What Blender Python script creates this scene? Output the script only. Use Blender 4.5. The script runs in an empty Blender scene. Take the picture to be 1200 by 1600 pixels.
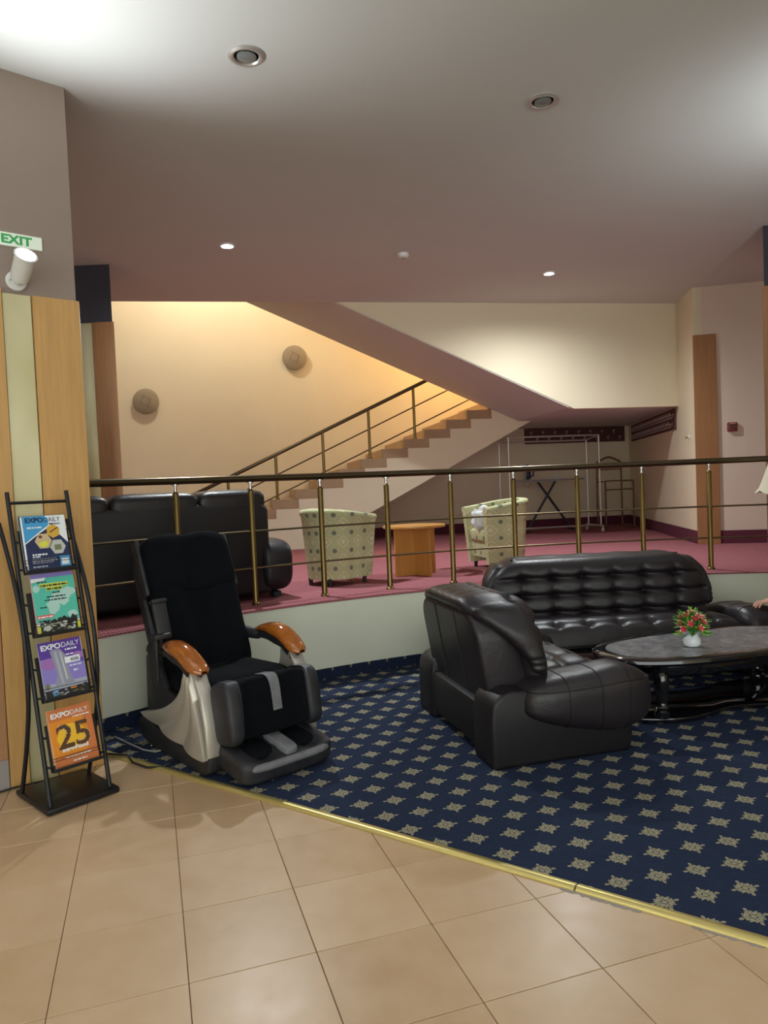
import bpy, bmesh, math, random
from mathutils import Matrix, Vector
random.seed(7)
SC = bpy.context.scene
COL = SC.collection
PI = math.pi

# ---------------------------------------------------------------- camera
PITCH, ROLL, FPX, EYE = 0.0363, -0.0419, 1130.0, 1.5
cam_data = bpy.data.cameras.new('camera')
cam_data.sensor_fit = 'VERTICAL'
cam_data.sensor_height = 32.0
cam_data.lens = 32.0 * FPX / 1600.0
cam_data.clip_start = 0.05
cam = bpy.data.objects.new('camera', cam_data)
COL.objects.link(cam)
_f = Vector((0, math.cos(PITCH), -math.sin(PITCH)))
_u0 = Vector((0, math.sin(PITCH), math.cos(PITCH)))
_r0 = Vector((1, 0, 0))
_r = _r0 * math.cos(ROLL) + _u0 * math.sin(ROLL)
_u = -_r0 * math.sin(ROLL) + _u0 * math.cos(ROLL)
cam.matrix_world = Matrix(((_r.x, _u.x, -_f.x, 0), (_r.y, _u.y, -_f.y, 0), (_r.z, _u.z, -_f.z, EYE), (0, 0, 0, 1)))
SC.camera = cam

# ---------------------------------------------------------------- world, exposure
world = bpy.data.worlds.new('lobby_ambient')
SC.world = world
world.use_nodes = True
world.node_tree.nodes['Background'].inputs[0].default_value = (0.93, 1.0, 0.97, 1)
world.node_tree.nodes['Background'].inputs[1].default_value = 1.9
SC.view_settings.view_transform = 'Standard'
SC.view_settings.look = 'None'
SC.view_settings.gamma = 1.0
SC.view_settings.use_curve_mapping = False
SC.view_settings.exposure = 0.58
DOWN_W, FAR_W, UP_W, WARM_W = 16.0, 230.0, 60.0, 105.0   # lamp powers
COOL = (0.90, 0.97, 1.0)

# ---------------------------------------------------------------- constants of the place
PZ = 0.62            # platform height
CZ = 3.75            # ceiling height
CC = (2.242, 0.726)  # centre of the platform's curved front
CR = 5.595
RR = 5.85            # railing radius

# ---------------------------------------------------------------- node helpers
class NT:
    def __init__(s, mat):
        s.t = mat.node_tree; s.n = s.t.nodes; s.l = s.t.links
        s.b = s.n['Principled BSDF']
    def node(s, typ, **k):
        x = s.n.new(typ)
        for a, b in k.items(): setattr(x, a, b)
        return x
    def put(s, sock, v):
        if hasattr(v, 'is_linked') or isinstance(v, bpy.types.NodeSocket): s.l.new(v, sock)
        else: sock.default_value = v
    def m(s, op, a, b=None, c=None):
        x = s.node('ShaderNodeMath', operation=op)
        s.put(x.inputs[0], a)
        if b is not None: s.put(x.inputs[1], b)
        if c is not None: s.put(x.inputs[2], c)
        return x.outputs[0]
    def coord(s, kind='Object'):
        return s.node('ShaderNodeTexCoord').outputs[kind]
    def pos(s):
        return s.node('ShaderNodeNewGeometry').outputs['Position']
    def xyz(s, v):
        x = s.node('ShaderNodeSeparateXYZ'); s.put(x.inputs[0], v); return x.outputs
    def noise(s, scale, vec=None, detail=3, rough=0.5, stretch=None):
        x = s.node('ShaderNodeTexNoise'); x.inputs['Scale'].default_value = scale
        x.inputs['Detail'].default_value = detail; x.inputs['Roughness'].default_value = rough
        v = vec if vec is not None else s.coord()
        if stretch:
            mp = s.node('ShaderNodeMapping'); mp.inputs['Scale'].default_value = stretch
            s.l.new(v, mp.inputs['Vector']); v = mp.outputs[0]
        s.l.new(v, x.inputs['Vector'])
        return x.outputs['Fac']
    def ramp(s, fac, stops):
        x = s.node('ShaderNodeValToRGB'); e = x.color_ramp.elements
        while len(e) < len(stops): e.new(0.5)
        for el, (p, c) in zip(e, stops):
            el.position = p; el.color = (*c, 1)
        s.put(x.inputs[0], fac); return x.outputs[0]
    def mix(s, fac, a, b):
        x = s.node('ShaderNodeMix', data_type='RGBA')
        s.put(x.inputs[0], fac)
        s.put(x.inputs[6], (*a, 1) if isinstance(a, tuple) else a)
        s.put(x.inputs[7], (*b, 1) if isinstance(b, tuple) else b)
        return x.outputs[2]
    def bump(s, h, strength=0.2, dist=0.01):
        x = s.node('ShaderNodeBump'); x.inputs['Strength'].default_value = strength
        x.inputs['Distance'].default_value = dist
        s.l.new(h, x.inputs['Height']); s.l.new(x.outputs[0], s.b.inputs['Normal'])
    def color(s, c): s.put(s.b.inputs['Base Color'], c)

def srgb(r, g, b):
    f = lambda c: (c / 12.92 if c <= 0.04045 else ((c + 0.055) / 1.055) ** 2.4)
    return (f(r / 255), f(g / 255), f(b / 255))

MATS = {}
def mat(name, col, rough=0.5, metal=0.0, var=0.0, vscale=6.0, bump=0.0, bscale=200.0, stretch=None, coat=0.0, emit=None, spec=None):
    m = bpy.data.materials.new(name); m.use_nodes = True
    t = NT(m)
    t.b.inputs['Base Color'].default_value = (*col, 1)
    t.b.inputs['Roughness'].default_value = rough
    t.b.inputs['Metallic'].default_value = metal
    if coat:
        t.b.inputs['Coat Weight'].default_value = coat; t.b.inputs['Coat Roughness'].default_value = 0.05
    if spec is not None: t.b.inputs['Specular IOR Level'].default_value = spec
    if var:
        n = t.noise(vscale, stretch=stretch, detail=4)
        lo = tuple(c * (1 - var) for c in col); hi = tuple(min(1, c * (1 + var)) for c in col)
        t.color(t.ramp(n, [(0.25, lo), (0.75, hi)]))
    if bump:
        t.bump(t.noise(bscale, detail=2), bump)
    if emit:
        t.b.inputs['Emission Color'].default_value = (*emit[:3], 1)
        t.b.inputs['Emission Strength'].default_value = emit[3]
    MATS[name] = m
    return m

# ---------------------------------------------------------------- materials
mat('cream_wall', srgb(229, 216, 188), 0.85, var=0.03, vscale=1.5, bump=0.05, bscale=120)
mat('pink_cream_wall', srgb(226, 206, 190), 0.85, var=0.02, vscale=1.5, bump=0.05, bscale=120)
mat('pale_wall', srgb(236, 238, 218), 0.7, var=0.04, vscale=2.0, bump=0.05, bscale=90)
mat('ceiling_paint', srgb(206, 206, 202), 0.9, var=0.015, vscale=1.2, bump=0.04, bscale=150)
mat('column_paint', srgb(144, 128, 118), 0.9, var=0.02, vscale=2.0)
mat('dark_block', srgb(58, 56, 66), 0.8)
mat('skirting_maroon', srgb(96, 38, 58), 0.9)
mat('bronze', srgb(92, 80, 60), 0.30, metal=0.9)
mat('brass', srgb(132, 112, 70), 0.32, metal=1.0)
mat('edge_brass', srgb(222, 204, 130), 0.35, metal=0.75)
mat('bar_bronze', srgb(118, 104, 76), 0.32, metal=0.9)
mat('chrome', (0.55, 0.55, 0.55), 0.2, metal=1.0)
mat('leather', srgb(34, 29, 33), 0.40, var=0.15, vscale=8, bump=0.10, bscale=140)
_t = NT(MATS['leather'])
_t.bump(_t.m('ADD', _t.m('MULTIPLY', _t.noise(140.0, detail=2), 0.25), _t.m('MULTIPLY', _t.noise(16.0, detail=5, rough=0.6), 1.0)), 0.25, 0.012)
mat('leather_matte', srgb(21, 17, 21), 0.50, var=0.1, vscale=6, bump=0.1, bscale=160)
mat('black_fabric', srgb(8, 11, 16), 0.95, var=0.2, vscale=14, spec=0.15)
_t = NT(MATS['black_fabric'])
_t.bump(_t.m('ADD', _t.m('MULTIPLY', _t.noise(260.0, detail=2), 0.12), _t.noise(7.0, detail=4, rough=0.55, stretch=(1, 1.6, 0.8))), 0.5, 0.03)
mat('black_plastic', srgb(34, 34, 38), 0.5)
mat('grey_patch', srgb(112, 112, 116), 0.75, var=0.2, vscale=18, bump=0.15, bscale=120)
mat('worn_vinyl', srgb(36, 36, 41), 0.55, var=0.5, vscale=12, bump=0.1, bscale=90)
mat('silver', srgb(196, 190, 180), 0.36, metal=0.55)
mat('black_metal', srgb(30, 30, 34), 0.42, metal=0.3)
mat('black_gloss', (0.006, 0.006, 0.008), 0.08, coat=0.8)
mat('step_stone', srgb(166, 134, 98), 0.45, var=0.1, vscale=6)
mat('white_plastic', srgb(226, 228, 226), 0.4)
mat('white_ceramic', srgb(225, 230, 234), 0.25)
mat('towel', srgb(232, 232, 236), 0.95, bump=0.4, bscale=160)
mat('shade_cloth', srgb(238, 232, 206), 0.9)
mat('grey_plinth', srgb(150, 142, 138), 0.7)
mat('red_plastic', srgb(120, 36, 40), 0.4)
mat('hook_board', srgb(92, 58, 52), 0.7, var=0.15, vscale=8)
mat('dull_steel', srgb(198, 194, 188), 0.4, metal=0.6)
mat('stand_wood', srgb(120, 84, 58), 0.5)
mat('board_cloth', srgb(140, 138, 140), 0.9, var=0.2, vscale=20)
mat('leg_blue', srgb(52, 58, 66), 0.5)
mat('iron_navy', srgb(30, 32, 60), 0.35)
mat('lamp_disc', srgb(152, 138, 116), 0.8)
mat('lamp_line', srgb(120, 106, 86), 0.8)
mat('lens_off', srgb(120, 124, 122), 0.3)
mat('lens_on', (1, 1, 1), 0.5, emit=(0.86, 0.93, 1.0, 25.0))
mat('lens_warm', (1, 0.8, 0.5), 0.5, emit=(1.0, 0.62, 0.22, 6.0))
mat('paper', srgb(224, 222, 214), 0.6)
mat('cable_black', srgb(24, 24, 26), 0.6)
mat('cable_grey', srgb(150, 150, 146), 0.6)
mat('pot_soil', srgb(60, 50, 36), 0.9)
mat('leaf_green', srgb(74, 140, 44), 0.55, var=0.25, vscale=30)
mat('leaf_light', srgb(140, 186, 70), 0.55, var=0.2, vscale=30)
mat('petal_red', srgb(206, 62, 70), 0.6, var=0.2, vscale=40)
mat('petal_pink', srgb(240, 190, 176), 0.6)
mat('exit_plate', srgb(214, 222, 208), 0.5, emit=(0.7, 0.85, 0.7, 0.12))
mat('exit_green', srgb(58, 168, 92), 0.5)
mat('skin', srgb(214, 160, 136), 0.55)
mat('cloth_grey', srgb(92, 96, 108), 0.9)
mat('cloth_dark', srgb(40, 44, 58), 0.9)
mat('hair', srgb(40, 28, 22), 0.7)
mat('seat_rail', srgb(92, 54, 40), 0.4)
mat('grout', srgb(156, 135, 105), 0.95)

def wood(name, col, rough=0.4, coat=0.0, axis=(14, 14, 0.7), var=0.16):
    m = mat(name, col, rough, coat=coat); t = NT(m)
    a = t.noise(3.0, stretch=axis, detail=6, rough=0.6)
    b = t.noise(11.0, stretch=(axis[0], axis[1], axis[2]), detail=3)
    f = t.m('ADD', t.m('MULTIPLY', a, 0.7), t.m('MULTIPLY', b, 0.3))
    lo = tuple(c * (1 - var) for c in col); hi = tuple(min(1, c * (1 + var)) for c in col)
    t.color(t.ramp(f, [(0.3, lo), (0.5, col), (0.7, hi)]))
    return m
wood('beech', srgb(196, 152, 92))
wood('beech_red', srgb(168, 122, 84))
wood('board_brown', srgb(160, 112, 70))
wood('table_beech', srgb(190, 134, 66), 0.35)
wood('arm_wood', srgb(160, 90, 30), 0.12, coat=1.0, axis=(2, 14, 14), var=0.3)
m = mat('gold_strip', srgb(214, 206, 164), 0.38, metal=0.35); t = NT(m)
t.color(t.ramp(t.noise(2.0, stretch=(1, 1, 0.6)), [(0.3, srgb(196, 186, 140)), (0.7, srgb(226, 222, 190))]))

# floor tile
m = mat('tile', srgb(208, 180, 142), 0.32); t = NT(m)
oi = t.node('ShaderNodeObjectInfo')
n1 = t.noise(1.3, vec=t.pos(), detail=5)
n2 = t.noise(9.0, vec=t.pos(), detail=4)
f = t.m('ADD', t.m('MULTIPLY', n1, 0.6), t.m('MULTIPLY', n2, 0.4))
f = t.m('ADD', f, t.m('MULTIPLY', t.m('SUBTRACT', oi.outputs['Random'], 0.5), 0.16))
t.color(t.ramp(f, [(0.3, srgb(186, 154, 118)), (0.52, srgb(199, 168, 133)), (0.75, srgb(208, 179, 146))]))
t.put(t.b.inputs['Roughness'], t.m('ADD', 0.26, t.m('MULTIPLY', n2, 0.16)))

# blue carpet with small leaf motifs in staggered rows
def blue_carpet(name, wall=False):
    m = mat(name, srgb(30, 40, 66), 0.95); t = NT(m)
    P = t.xyz(t.pos())
    if wall:   # skirting strip: arc length and height
        ax = t.m('SUBTRACT', P[0], CC[0]); ay = t.m('SUBTRACT', P[1], CC[1])
        x = t.m('MULTIPLY', t.m('ARCTAN2', ay, ax), CR); y = t.m('ADD', P[2], 0.03)
    else:
        a = math.atan2(.032, .158); ca, sa = math.cos(a), math.sin(a)
        dx = t.m('SUBTRACT', P[0], 0.585); dy = t.m('SUBTRACT', P[1], 2.867)
        x = t.m('ADD', t.m('MULTIPLY', dx, ca), t.m('MULTIPLY', dy, sa))
        y = t.m('SUBTRACT', t.m('MULTIPLY', dy, ca), t.m('MULTIPLY', dx, sa))
    yr = t.m('ADD', t.m('DIVIDE', y, 0.153), 0.5)
    row = t.m('FLOOR', yr)
    sh = t.m('MULTIPLY', t.m('FLOORED_MODULO', row, 2.0), 0.45)
    xr = t.m('ADD', t.m('ADD', t.m('DIVIDE', x, 0.160), 0.5), sh)
    lx = t.m('MULTIPLY', t.m('SUBTRACT', t.m('FRACT', xr), 0.5), 0.160)
    ly = t.m('MULTIPLY', t.m('SUBTRACT', t.m('FRACT', yr), 0.5), 0.153)
    wob = t.m('MULTIPLY', t.m('SUBTRACT', t.noise(160.0, vec=t.pos(), detail=2), 0.5), 0.006)
    lx = t.m('ADD', lx, wob); ly = t.m('ADD', ly, wob)
    ux = t.m('ABSOLUTE', lx); uy = t.m('ABSOLUTE', ly)
    acc = None
    for (cx, cy, rx, ry) in ((0, 0, .009, .009), (.023, 0, .014, .0045), (0, .022, .0045, .013), (.0155, .0150, .0095, .0090),
                             (.0285, .0095, .0075, .0042), (.0095, .0270, .0042, .0070), (.046, 0, .0095, .0058), (0, .042, .0058, .0085), (.0265, .0215, .0045, .0040)):
        e = t.m('ADD', t.m('POWER', t.m('DIVIDE', t.m('SUBTRACT', ux, cx), rx), 2.0), t.m('POWER', t.m('DIVIDE', t.m('SUBTRACT', uy, cy), ry), 2.0))
        acc = e if acc is None else t.m('MINIMUM', acc, e)
    k = t.m('SUBTRACT', 1.0, t.m('MINIMUM', t.m('MAXIMUM', t.m('MULTIPLY', t.m('SUBTRACT', acc, 0.85), 3.0), 0.0), 1.0))
    wv = t.noise(300.0, vec=t.pos(), detail=2)
    base = t.mix(t.noise(30.0, vec=t.pos(), stretch=(1, 4, 1)), srgb(27, 36, 58), srgb(44, 55, 80))
    gold = t.mix(wv, srgb(120, 116, 96), srgb(182, 174, 146))
    t.color(t.mix(k, base, gold))
    t.b.inputs['Specular IOR Level'].default_value = 0.15
    t.bump(t.m('ADD', wv, t.m('MULTIPLY', k, 0.6)), 0.3, 0.004)
blue_carpet('blue_carpet'); blue_carpet('blue_carpet_skirting', True)

# pink ribbed carpet
m = mat('pink_carpet', srgb(170, 92, 104), 0.95); t = NT(m)
P = t.xyz(t.pos())
st = t.m('SINE', t.m('MULTIPLY', t.m('ADD', P[0], t.m('MULTIPLY', P[1], 0.55)), 2 * PI / 0.055))
n = t.noise(40.0, vec=t.pos())
f = t.m('ADD', t.m('MULTIPLY', t.m('POWER', t.m('ABSOLUTE', st), 3.0), 0.45), t.m('MULTIPLY', n, 0.6))
t.color(t.ramp(f, [(0.2, srgb(140, 80, 88)), (0.9, srgb(176, 116, 120))]))
t.b.inputs['Specular IOR Level'].default_value = 0.1
t.bump(f, 0.3, 0.004)

# tub chair fabric: diamonds and dots around the tub
m = mat('tub_fabric', srgb(196, 192, 148), 0.9); t = NT(m)
P = t.xyz(t.coord())
u = t.m('DIVIDE', t.m('MULTIPLY', t.m('ARCTAN2', P[1], P[0]), 0.31), 0.185)
v = t.m('DIVIDE', P[2], 0.16)
fu = t.m('ABSOLUTE', t.m('SUBTRACT', t.m('FRACT', u), 0.5)); fv = t.m('ABSOLUTE', t.m('SUBTRACT', t.m('FRACT', v), 0.5))
dm = t.m('ADD', fu, fv)
line = t.m('LESS_THAN', t.m('ABSOLUTE', t.m('SUBTRACT', dm, 0.34)), 0.035)
inner = t.m('LESS_THAN', dm, 0.14)
gu = t.m('SUBTRACT', 0.5, fu); gv = t.m('SUBTRACT', 0.5, fv)
dot = t.m('LESS_THAN', t.m('ADD', t.m('POWER', gu, 2.0), t.m('POWER', gv, 2.0)), 0.016)
c0 = t.mix(t.noise(60.0), srgb(176, 176, 130), srgb(204, 202, 160))
c1 = t.mix(t.m('MAXIMUM', line, inner), c0, srgb(216, 212, 172))
t.color(t.mix(dot, c1, srgb(112, 122, 104)))
t.bump(t.noise(220.0), 0.25)

# table stone inset
m = mat('table_stone', srgb(88, 88, 90), 0.34); t = NT(m)
n1 = t.noise(14.0, detail=8, rough=0.7); n2 = t.noise(60.0, detail=4, rough=0.7, stretch=(1, 2.5, 1))
t.color(t.ramp(t.m('ADD', t.m('MULTIPLY', n1, 0.55), t.m('MULTIPLY', n2, 0.45)), [(0.38, srgb(66, 66, 72)), (0.52, srgb(126, 126, 130)), (0.66, srgb(196, 194, 192))]))

# ---------------------------------------------------------------- geometry helpers
class G:
    """Collects vertices and faces, then links them as ONE mesh object."""
    def __init__(s): s.v = []; s.f = []; s.mi = []; s.cur = 0
    def add(s, vs, fs):
        o = len(s.v); s.v += [tuple(p) for p in vs]
        for f in fs: s.f.append(tuple(o + i for i in f)); s.mi.append(s.cur)
        return s
    def box(s, c, size, rz=0.0, M=None):
        hx, hy, hz = size[0] / 2, size[1] / 2, size[2] / 2
        vs = []
        R = Matrix.Rotation(rz, 3, 'Z')
        for x in (-hx, hx):
            for y in (-hy, hy):
                for z in (-hz, hz):
                    p = R @ Vector((x, y, z)) + Vector(c)
                    vs.append(M @ p if M else p)
        return s.add(vs, [(0, 1, 3, 2), (4, 6, 7, 5), (0, 4, 5, 1), (2, 3, 7, 6), (0, 2, 6, 4), (1, 5, 7, 3)])
    def rbox(s, c, size, r=0.02, n=3, M=None):
        """box with rounded edges"""
        bm = bmesh.new(); bmesh.ops.create_cube(bm, size=1.0)
        for v in bm.verts: v.co = Vector((v.co.x * size[0], v.co.y * size[1], v.co.z * size[2]))
        bmesh.ops.bevel(bm, geom=bm.edges[:], offset=r, segments=n, profile=0.5, affect='EDGES')
        return s.bm(bm, Matrix.Translation(c) if M is None else M @ Matrix.Translation(c))
    def bm(s, bm, M=None):
        bm.verts.index_update()
        s.add([(M @ v.co if M else v.co.copy()) for v in bm.verts], [[v.index for v in f.verts] for f in bm.faces])
        bm.free(); return s
    def prism(s, poly, z0, z1, M=None, bevel=0.0, seg=2):
        """poly in xy, extruded z0..z1; M places it"""
        bm = bmesh.new()
        vs = [bm.verts.new((x, y, z0)) for x, y in poly]
        f = bm.faces.new(vs)
        r = bmesh.ops.extrude_face_region(bm, geom=[f])
        bmesh.ops.translate(bm, verts=[e for e in r['geom'] if isinstance(e, bmesh.types.BMVert)], vec=(0, 0, z1 - z0))
        bmesh.ops.recalc_face_normals(bm, faces=bm.faces)
        if bevel:
            bmesh.ops.bevel(bm, geom=[e for e in bm.edges if e.calc_face_angle(0) > 0.6], offset=bevel, segments=seg, profile=0.5, affect='EDGES')
        return s.bm(bm, M)
    def tube(s, pts, r, n=10, closed=False, caps=True, sx=1.0):
        pts = [Vector(p) for p in pts]; m = len(pts)
        rs = r if isinstance(r, (list, tuple)) else [r] * m
        vs = []; fs = []
        up = None
        for i in range(m):
            a = pts[(i - 1) % m] if (closed or i > 0) else pts[i]
            b = pts[(i + 1) % m] if (closed or i < m - 1) else pts[i]
            d = (b - a).normalized()
            if up is None:
                up = Vector((0, 0, 1)) if abs(d.z) < 0.9 else Vector((1, 0, 0))
            x = d.cross(up).normalized(); up = x.cross(d).normalized()
            for k in range(n):
                t = 2 * PI * k / n
                vs.append(pts[i] + (x * math.cos(t) * sx + up * math.sin(t)) * rs[i])
        for i in range(m if closed else m - 1):
            j = (i + 1) % m
            for k in range(n):
                fs.append((i * n + k, i * n + (k + 1) % n, j * n + (k + 1) % n, j * n + k))
        if caps and not closed:
            fs.append(tuple(range(n - 1, -1, -1))); fs.append(tuple((m - 1) * n + k for k in range(n)))
        return s.add(vs, fs)
    def lathe(s, prof, n=24, M=None):
        """prof: (r, z) list"""
        vs = []; fs = []
        for r, z in prof:
            for k in range(n):
                t = 2 * PI * k / n; p = Vector((r * math.cos(t), r * math.sin(t), z))
                vs.append(M @ p if M else p)
        for i in range(len(prof) - 1):
            for k in range(n):
                fs.append((i * n + k, i * n + (k + 1) % n, (i + 1) * n + (k + 1) % n, (i + 1) * n + k))
        fs.append(tuple(range(n - 1, -1, -1))); fs.append(tuple((len(prof) - 1) * n + k for k in range(n)))
        return s.add(vs, fs)
    def grid(s, fn, nu, nv, closeu=False, closev=False):
        vs = [fn(i / (nu if closeu else nu - 1), j / (nv if closev else nv - 1)) for j in range(nv) for i in range(nu)]
        fs = []
        for j in range(nv if closev else nv - 1):
            for i in range(nu if closeu else nu - 1):
                i2, j2 = (i + 1) % nu, (j + 1) % nv
                fs.append((j * nu + i, j * nu + i2, j2 * nu + i2, j2 * nu + i))
        return s.add(vs, fs)
    def superq(s, c, size, e1=0.5, e2=0.5, nu=36, nv=20, fn=None):
        """rounded pillow solid; fn(p) bends unit coordinates"""
        pw = lambda a, e: math.copysign(abs(a) ** e, a)
        def P(u, v):
            th = 2 * PI * u; ph = PI * (v - 0.5)
            p = Vector((pw(math.cos(ph), e1) * pw(math.cos(th), e2), pw(math.cos(ph), e1) * pw(math.sin(th), e2), pw(math.sin(ph), e1)))
            if fn: p = fn(p)
            return Vector((c[0] + p.x * size[0] / 2, c[1] + p.y * size[1] / 2, c[2] + p.z * size[2] / 2))
        return s.grid(P, nu, nv, closeu=True)
    def flat(s, poly, z, M):
        return s.add([M @ Vector((x, y, z)) for x, y in poly], [tuple(range(len(poly)))])
    def mesh(s, name, mats, smooth=38):
        me = bpy.data.meshes.new(name)
        me.from_pydata(s.v, [], s.f)
        if isinstance(mats, (list, tuple)):
            for p, k in zip(me.polygons, s.mi): p.material_index = k
        bm = bmesh.new(); bm.from_mesh(me)
        bmesh.ops.remove_doubles(bm, verts=bm.verts, dist=1e-6)
        bmesh.ops.recalc_face_normals(bm, faces=bm.faces)
        bm.to_mesh(me); bm.free()
        for mm in (mats if isinstance(mats, (list, tuple)) else [mats]): me.materials.append(MATS[mm])
        if smooth:
            me.polygons.foreach_set('use_smooth', [True] * len(me.polygons))
            me.set_sharp_from_angle(angle=math.radians(smooth))
        me.update()
        return me
    def obj(s, name, mats, parent=None, smooth=38):
        return link(name, s.mesh(name, mats, smooth), parent)

def link(name, me, parent=None):
    o = bpy.data.objects.new(name, me); COL.objects.link(o)
    if parent is not None: o.parent = parent
    return o
def tag(o, label, cat, group=None):
    o['label'] = label; o['category'] = cat
    if group: o['group'] = group
    return o
def struct(o, label=None):
    o['kind'] = 'structure'
    if label: o['label'] = label
    return o
def thing(name, label, cat, loc=(0, 0, 0), rz=0.0, group=None):
    o = bpy.data.objects.new(name, None); COL.objects.link(o)
    o.location = loc; o.rotation_euler = (0, 0, rz); o.empty_display_size = 0.1
    return tag(o, label, cat, group)
def dup(root, label=None, loc=None, rz=None):
    def cp(o, par):
        c = o.copy(); COL.objects.link(c); c.parent = par
        for ch in list(o.children): cp(ch, c)
        return c
    r = cp(root, None)
    if label: r['label'] = label
    if loc is not None: r.location = loc
    if rz is not None: r.rotation_euler = (0, 0, rz)
    return r
def lampdata(name, typ, W, col, **k):
    d = bpy.data.lights.new(name, typ); d.energy = W; d.color = col
    for a, b in k.items(): setattr(d, a, b)
    return d
def lamp(name, data, parent=None, loc=(0, 0, 0), aim=None):
    o = bpy.data.objects.new(name, data); COL.objects.link(o)
    o.parent = parent; o.location = loc
    if aim: o.rotation_euler = Vector(aim).to_track_quat('-Z', 'Y').to_euler()
    return o
def textmesh(txt, size, width=None, bold=0.0):
    cu = bpy.data.curves.new('t', 'FONT'); cu.body = txt; cu.size = size; cu.offset = bold
    ob = bpy.data.objects.new('t', cu); COL.objects.link(ob)
    bpy.context.view_layer.update()
    me = bpy.data.meshes.new_from_object(ob.evaluated_get(bpy.context.evaluated_depsgraph_get()))
    bpy.data.objects.remove(ob)
    vs = [v.co.copy() for v in me.vertices]; fs = [tuple(p.vertices) for p in me.polygons]
    bpy.data.meshes.remove(me)
    x0 = min(v.x for v in vs); x1 = max(v.x for v in vs)
    k = (width / (x1 - x0)) if width else 1.0
    return [((v.x - x0) * k, v.y) for v in vs], fs
def put_text(g, txt, x, y, size, z, M, width=None, bold=0.0):
    vs, fs = textmesh(txt, size, width, bold)
    g.add([M @ Vector((x + a, y + b, z)) for a, b in vs], fs)
def arc(c, r, a0, a1, n):
    return [(c[0] + r * math.cos(math.radians(a0 + (a1 - a0) * i / n)), c[1] + r * math.sin(math.radians(a0 + (a1 - a0) * i / n))) for i in range(n + 1)]
def XZ(origin, rz=0.0):
    """matrix: local (x, y) -> wall plane (along, up), local z -> out of the wall towards -Y"""
    return Matrix.Translation(origin) @ Matrix.Rotation(rz, 4, 'Z') @ Matrix.Rotation(PI / 2, 4, 'X')

# ================================================================ THE SETTING
# ---- tiled lobby floor: a grout bed with single tiles on it
floor = struct(G().box((0, 1.0, -0.06), (14, 12, 0.1)).obj('floor', 'grout'), 'beige tiled lobby floor')
TH, TX, TY, TS = 0.3145, -1.0405, 2.043, 0.4012
tile_me = G().rbox((0, 0, -0.0055), (TS - 0.0024, TS - 0.0024, 0.011), 0.0015, 1).mesh('tile', 'tile', 30)
gold_n = Vector((0.685, 1.0)).normalized()
def gold_side(x, y): return (Vector((x, y)) - Vector((-0.76, 3.55))).dot(gold_n)
for i in range(-8, 14):
    for j in range(-9, 8):
        ci, cj = i + 0.5, j + 0.5
        x = TX + TS * (ci * math.cos(TH) - cj * math.sin(TH)); y = TY + TS * (ci * math.sin(TH) + cj * math.cos(TH))
        if gold_side(x, y) > 0.28 or not (-3.2 < x < 3.6) or not (0.2 < y < 4.6): continue
        o = link('tile', tile_me, floor); o.location = (x, y, 0.0); o.rotation_euler = (0, 0, TH)

# ---- blue carpet on the lower floor, with its brass edging strips and worn mortar along them
e0 = Vector((-1.95, 4.365)); ed = Vector((1.0, -0.685)).normalized()
e1 = e0 + ed * 7.0
cp = [tuple(e0), tuple(e1), (7.0, 2.5)] + arc(CC, CR - 0.003, 35, 141, 60)
struct(G().prism(cp, 0.0, 0.012).obj('carpet', 'blue_carpet', smooth=0), 'navy blue carpet woven with small beige leaf motifs')
joint = (Vector((0.642, 2.585)) - e0).dot(ed)
tr = bpy.data.objects.new('trim_1', None); COL.objects.link(tr); struct(tr, 'brass edging strips between tiles and blue carpet')
for a, b in ((0.12, joint - 0.004), (joint + 0.004, 7.0)):
    M = Matrix.Translation((e0.x, e0.y, 0)) @ Matrix.Rotation(math.atan2(ed.y, ed.x), 4, 'Z')
    prof = [(-0.021, 0.001), (-0.020, 0.006), (-0.010, 0.0135), (0.0, 0.0155), (0.010, 0.0135), (0.020, 0.012), (0.021, 0.001)]
    g = G()
    for x in (a, b): g.v += [tuple(M @ Vector((x, y, z))) for y, z in prof]
    n = len(prof)
    for k in range(n - 1): g.f.append((k, k + 1, n + k + 1, n + k)); g.mi.append(0)
    g.f += [tuple(range(n)), tuple(range(n, 2 * n))]; g.mi += [0, 0]
    g.obj('edging_strip', 'edge_brass', tr)
g = G(); rnd = random.Random(3)
M = Matrix.Translation((e0.x, e0.y, 0)) @ Matrix.Rotation(math.atan2(ed.y, ed.x), 4, 'Z')
for (a, b, w) in ((joint - 0.05, joint + 0.24, 0.022), (joint + 0.40, joint + 0.62, 0.016)):
    top = []
    k = 0
    while a + k * 0.012 < b: top.append((a + k * 0.012, -0.020 - w * (0.35 + 0.65 * rnd.random()))); k += 1
    g.prism([(a, -0.012)] + top + [(b, -0.012)], 0.0003, 0.0016, M)
g.obj('mortar', 'grey_plinth', tr, smooth=0)

# ---- platform: curved front wall, pink carpet on top
fr = arc(CC, CR, 34, 142, 80)
platform = struct(G().prism(fr + [(-7, 4.2), (-7, 14.5), (8, 14.5), (8, 3.8)], 0.0, PZ - 0.012).obj('platform', 'pale_wall'), 'curved off-white front wall of the raised platform')
fr2 = arc(CC, CR - 0.008, 34, 142, 80)
struct(G().prism(fr2 + [(-7, 4.2), (-7, 14.5), (8, 14.5), (8, 3.8)], PZ - 0.012, PZ).obj('platform_carpet', 'pink_carpet', smooth=0), 'dusty pink ribbed carpet on the raised platform')
g = G()
ai = arc(CC, CR - 0.012, 34, 141, 90); ao = arc(CC, CR, 34, 141, 90)
g.prism(ai + ao[::-1], 0.012, 0.095)
struct(g.obj('baseboard_front', 'blue_carpet_skirting'), 'strip of blue carpet turned up the platform wall')

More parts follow.
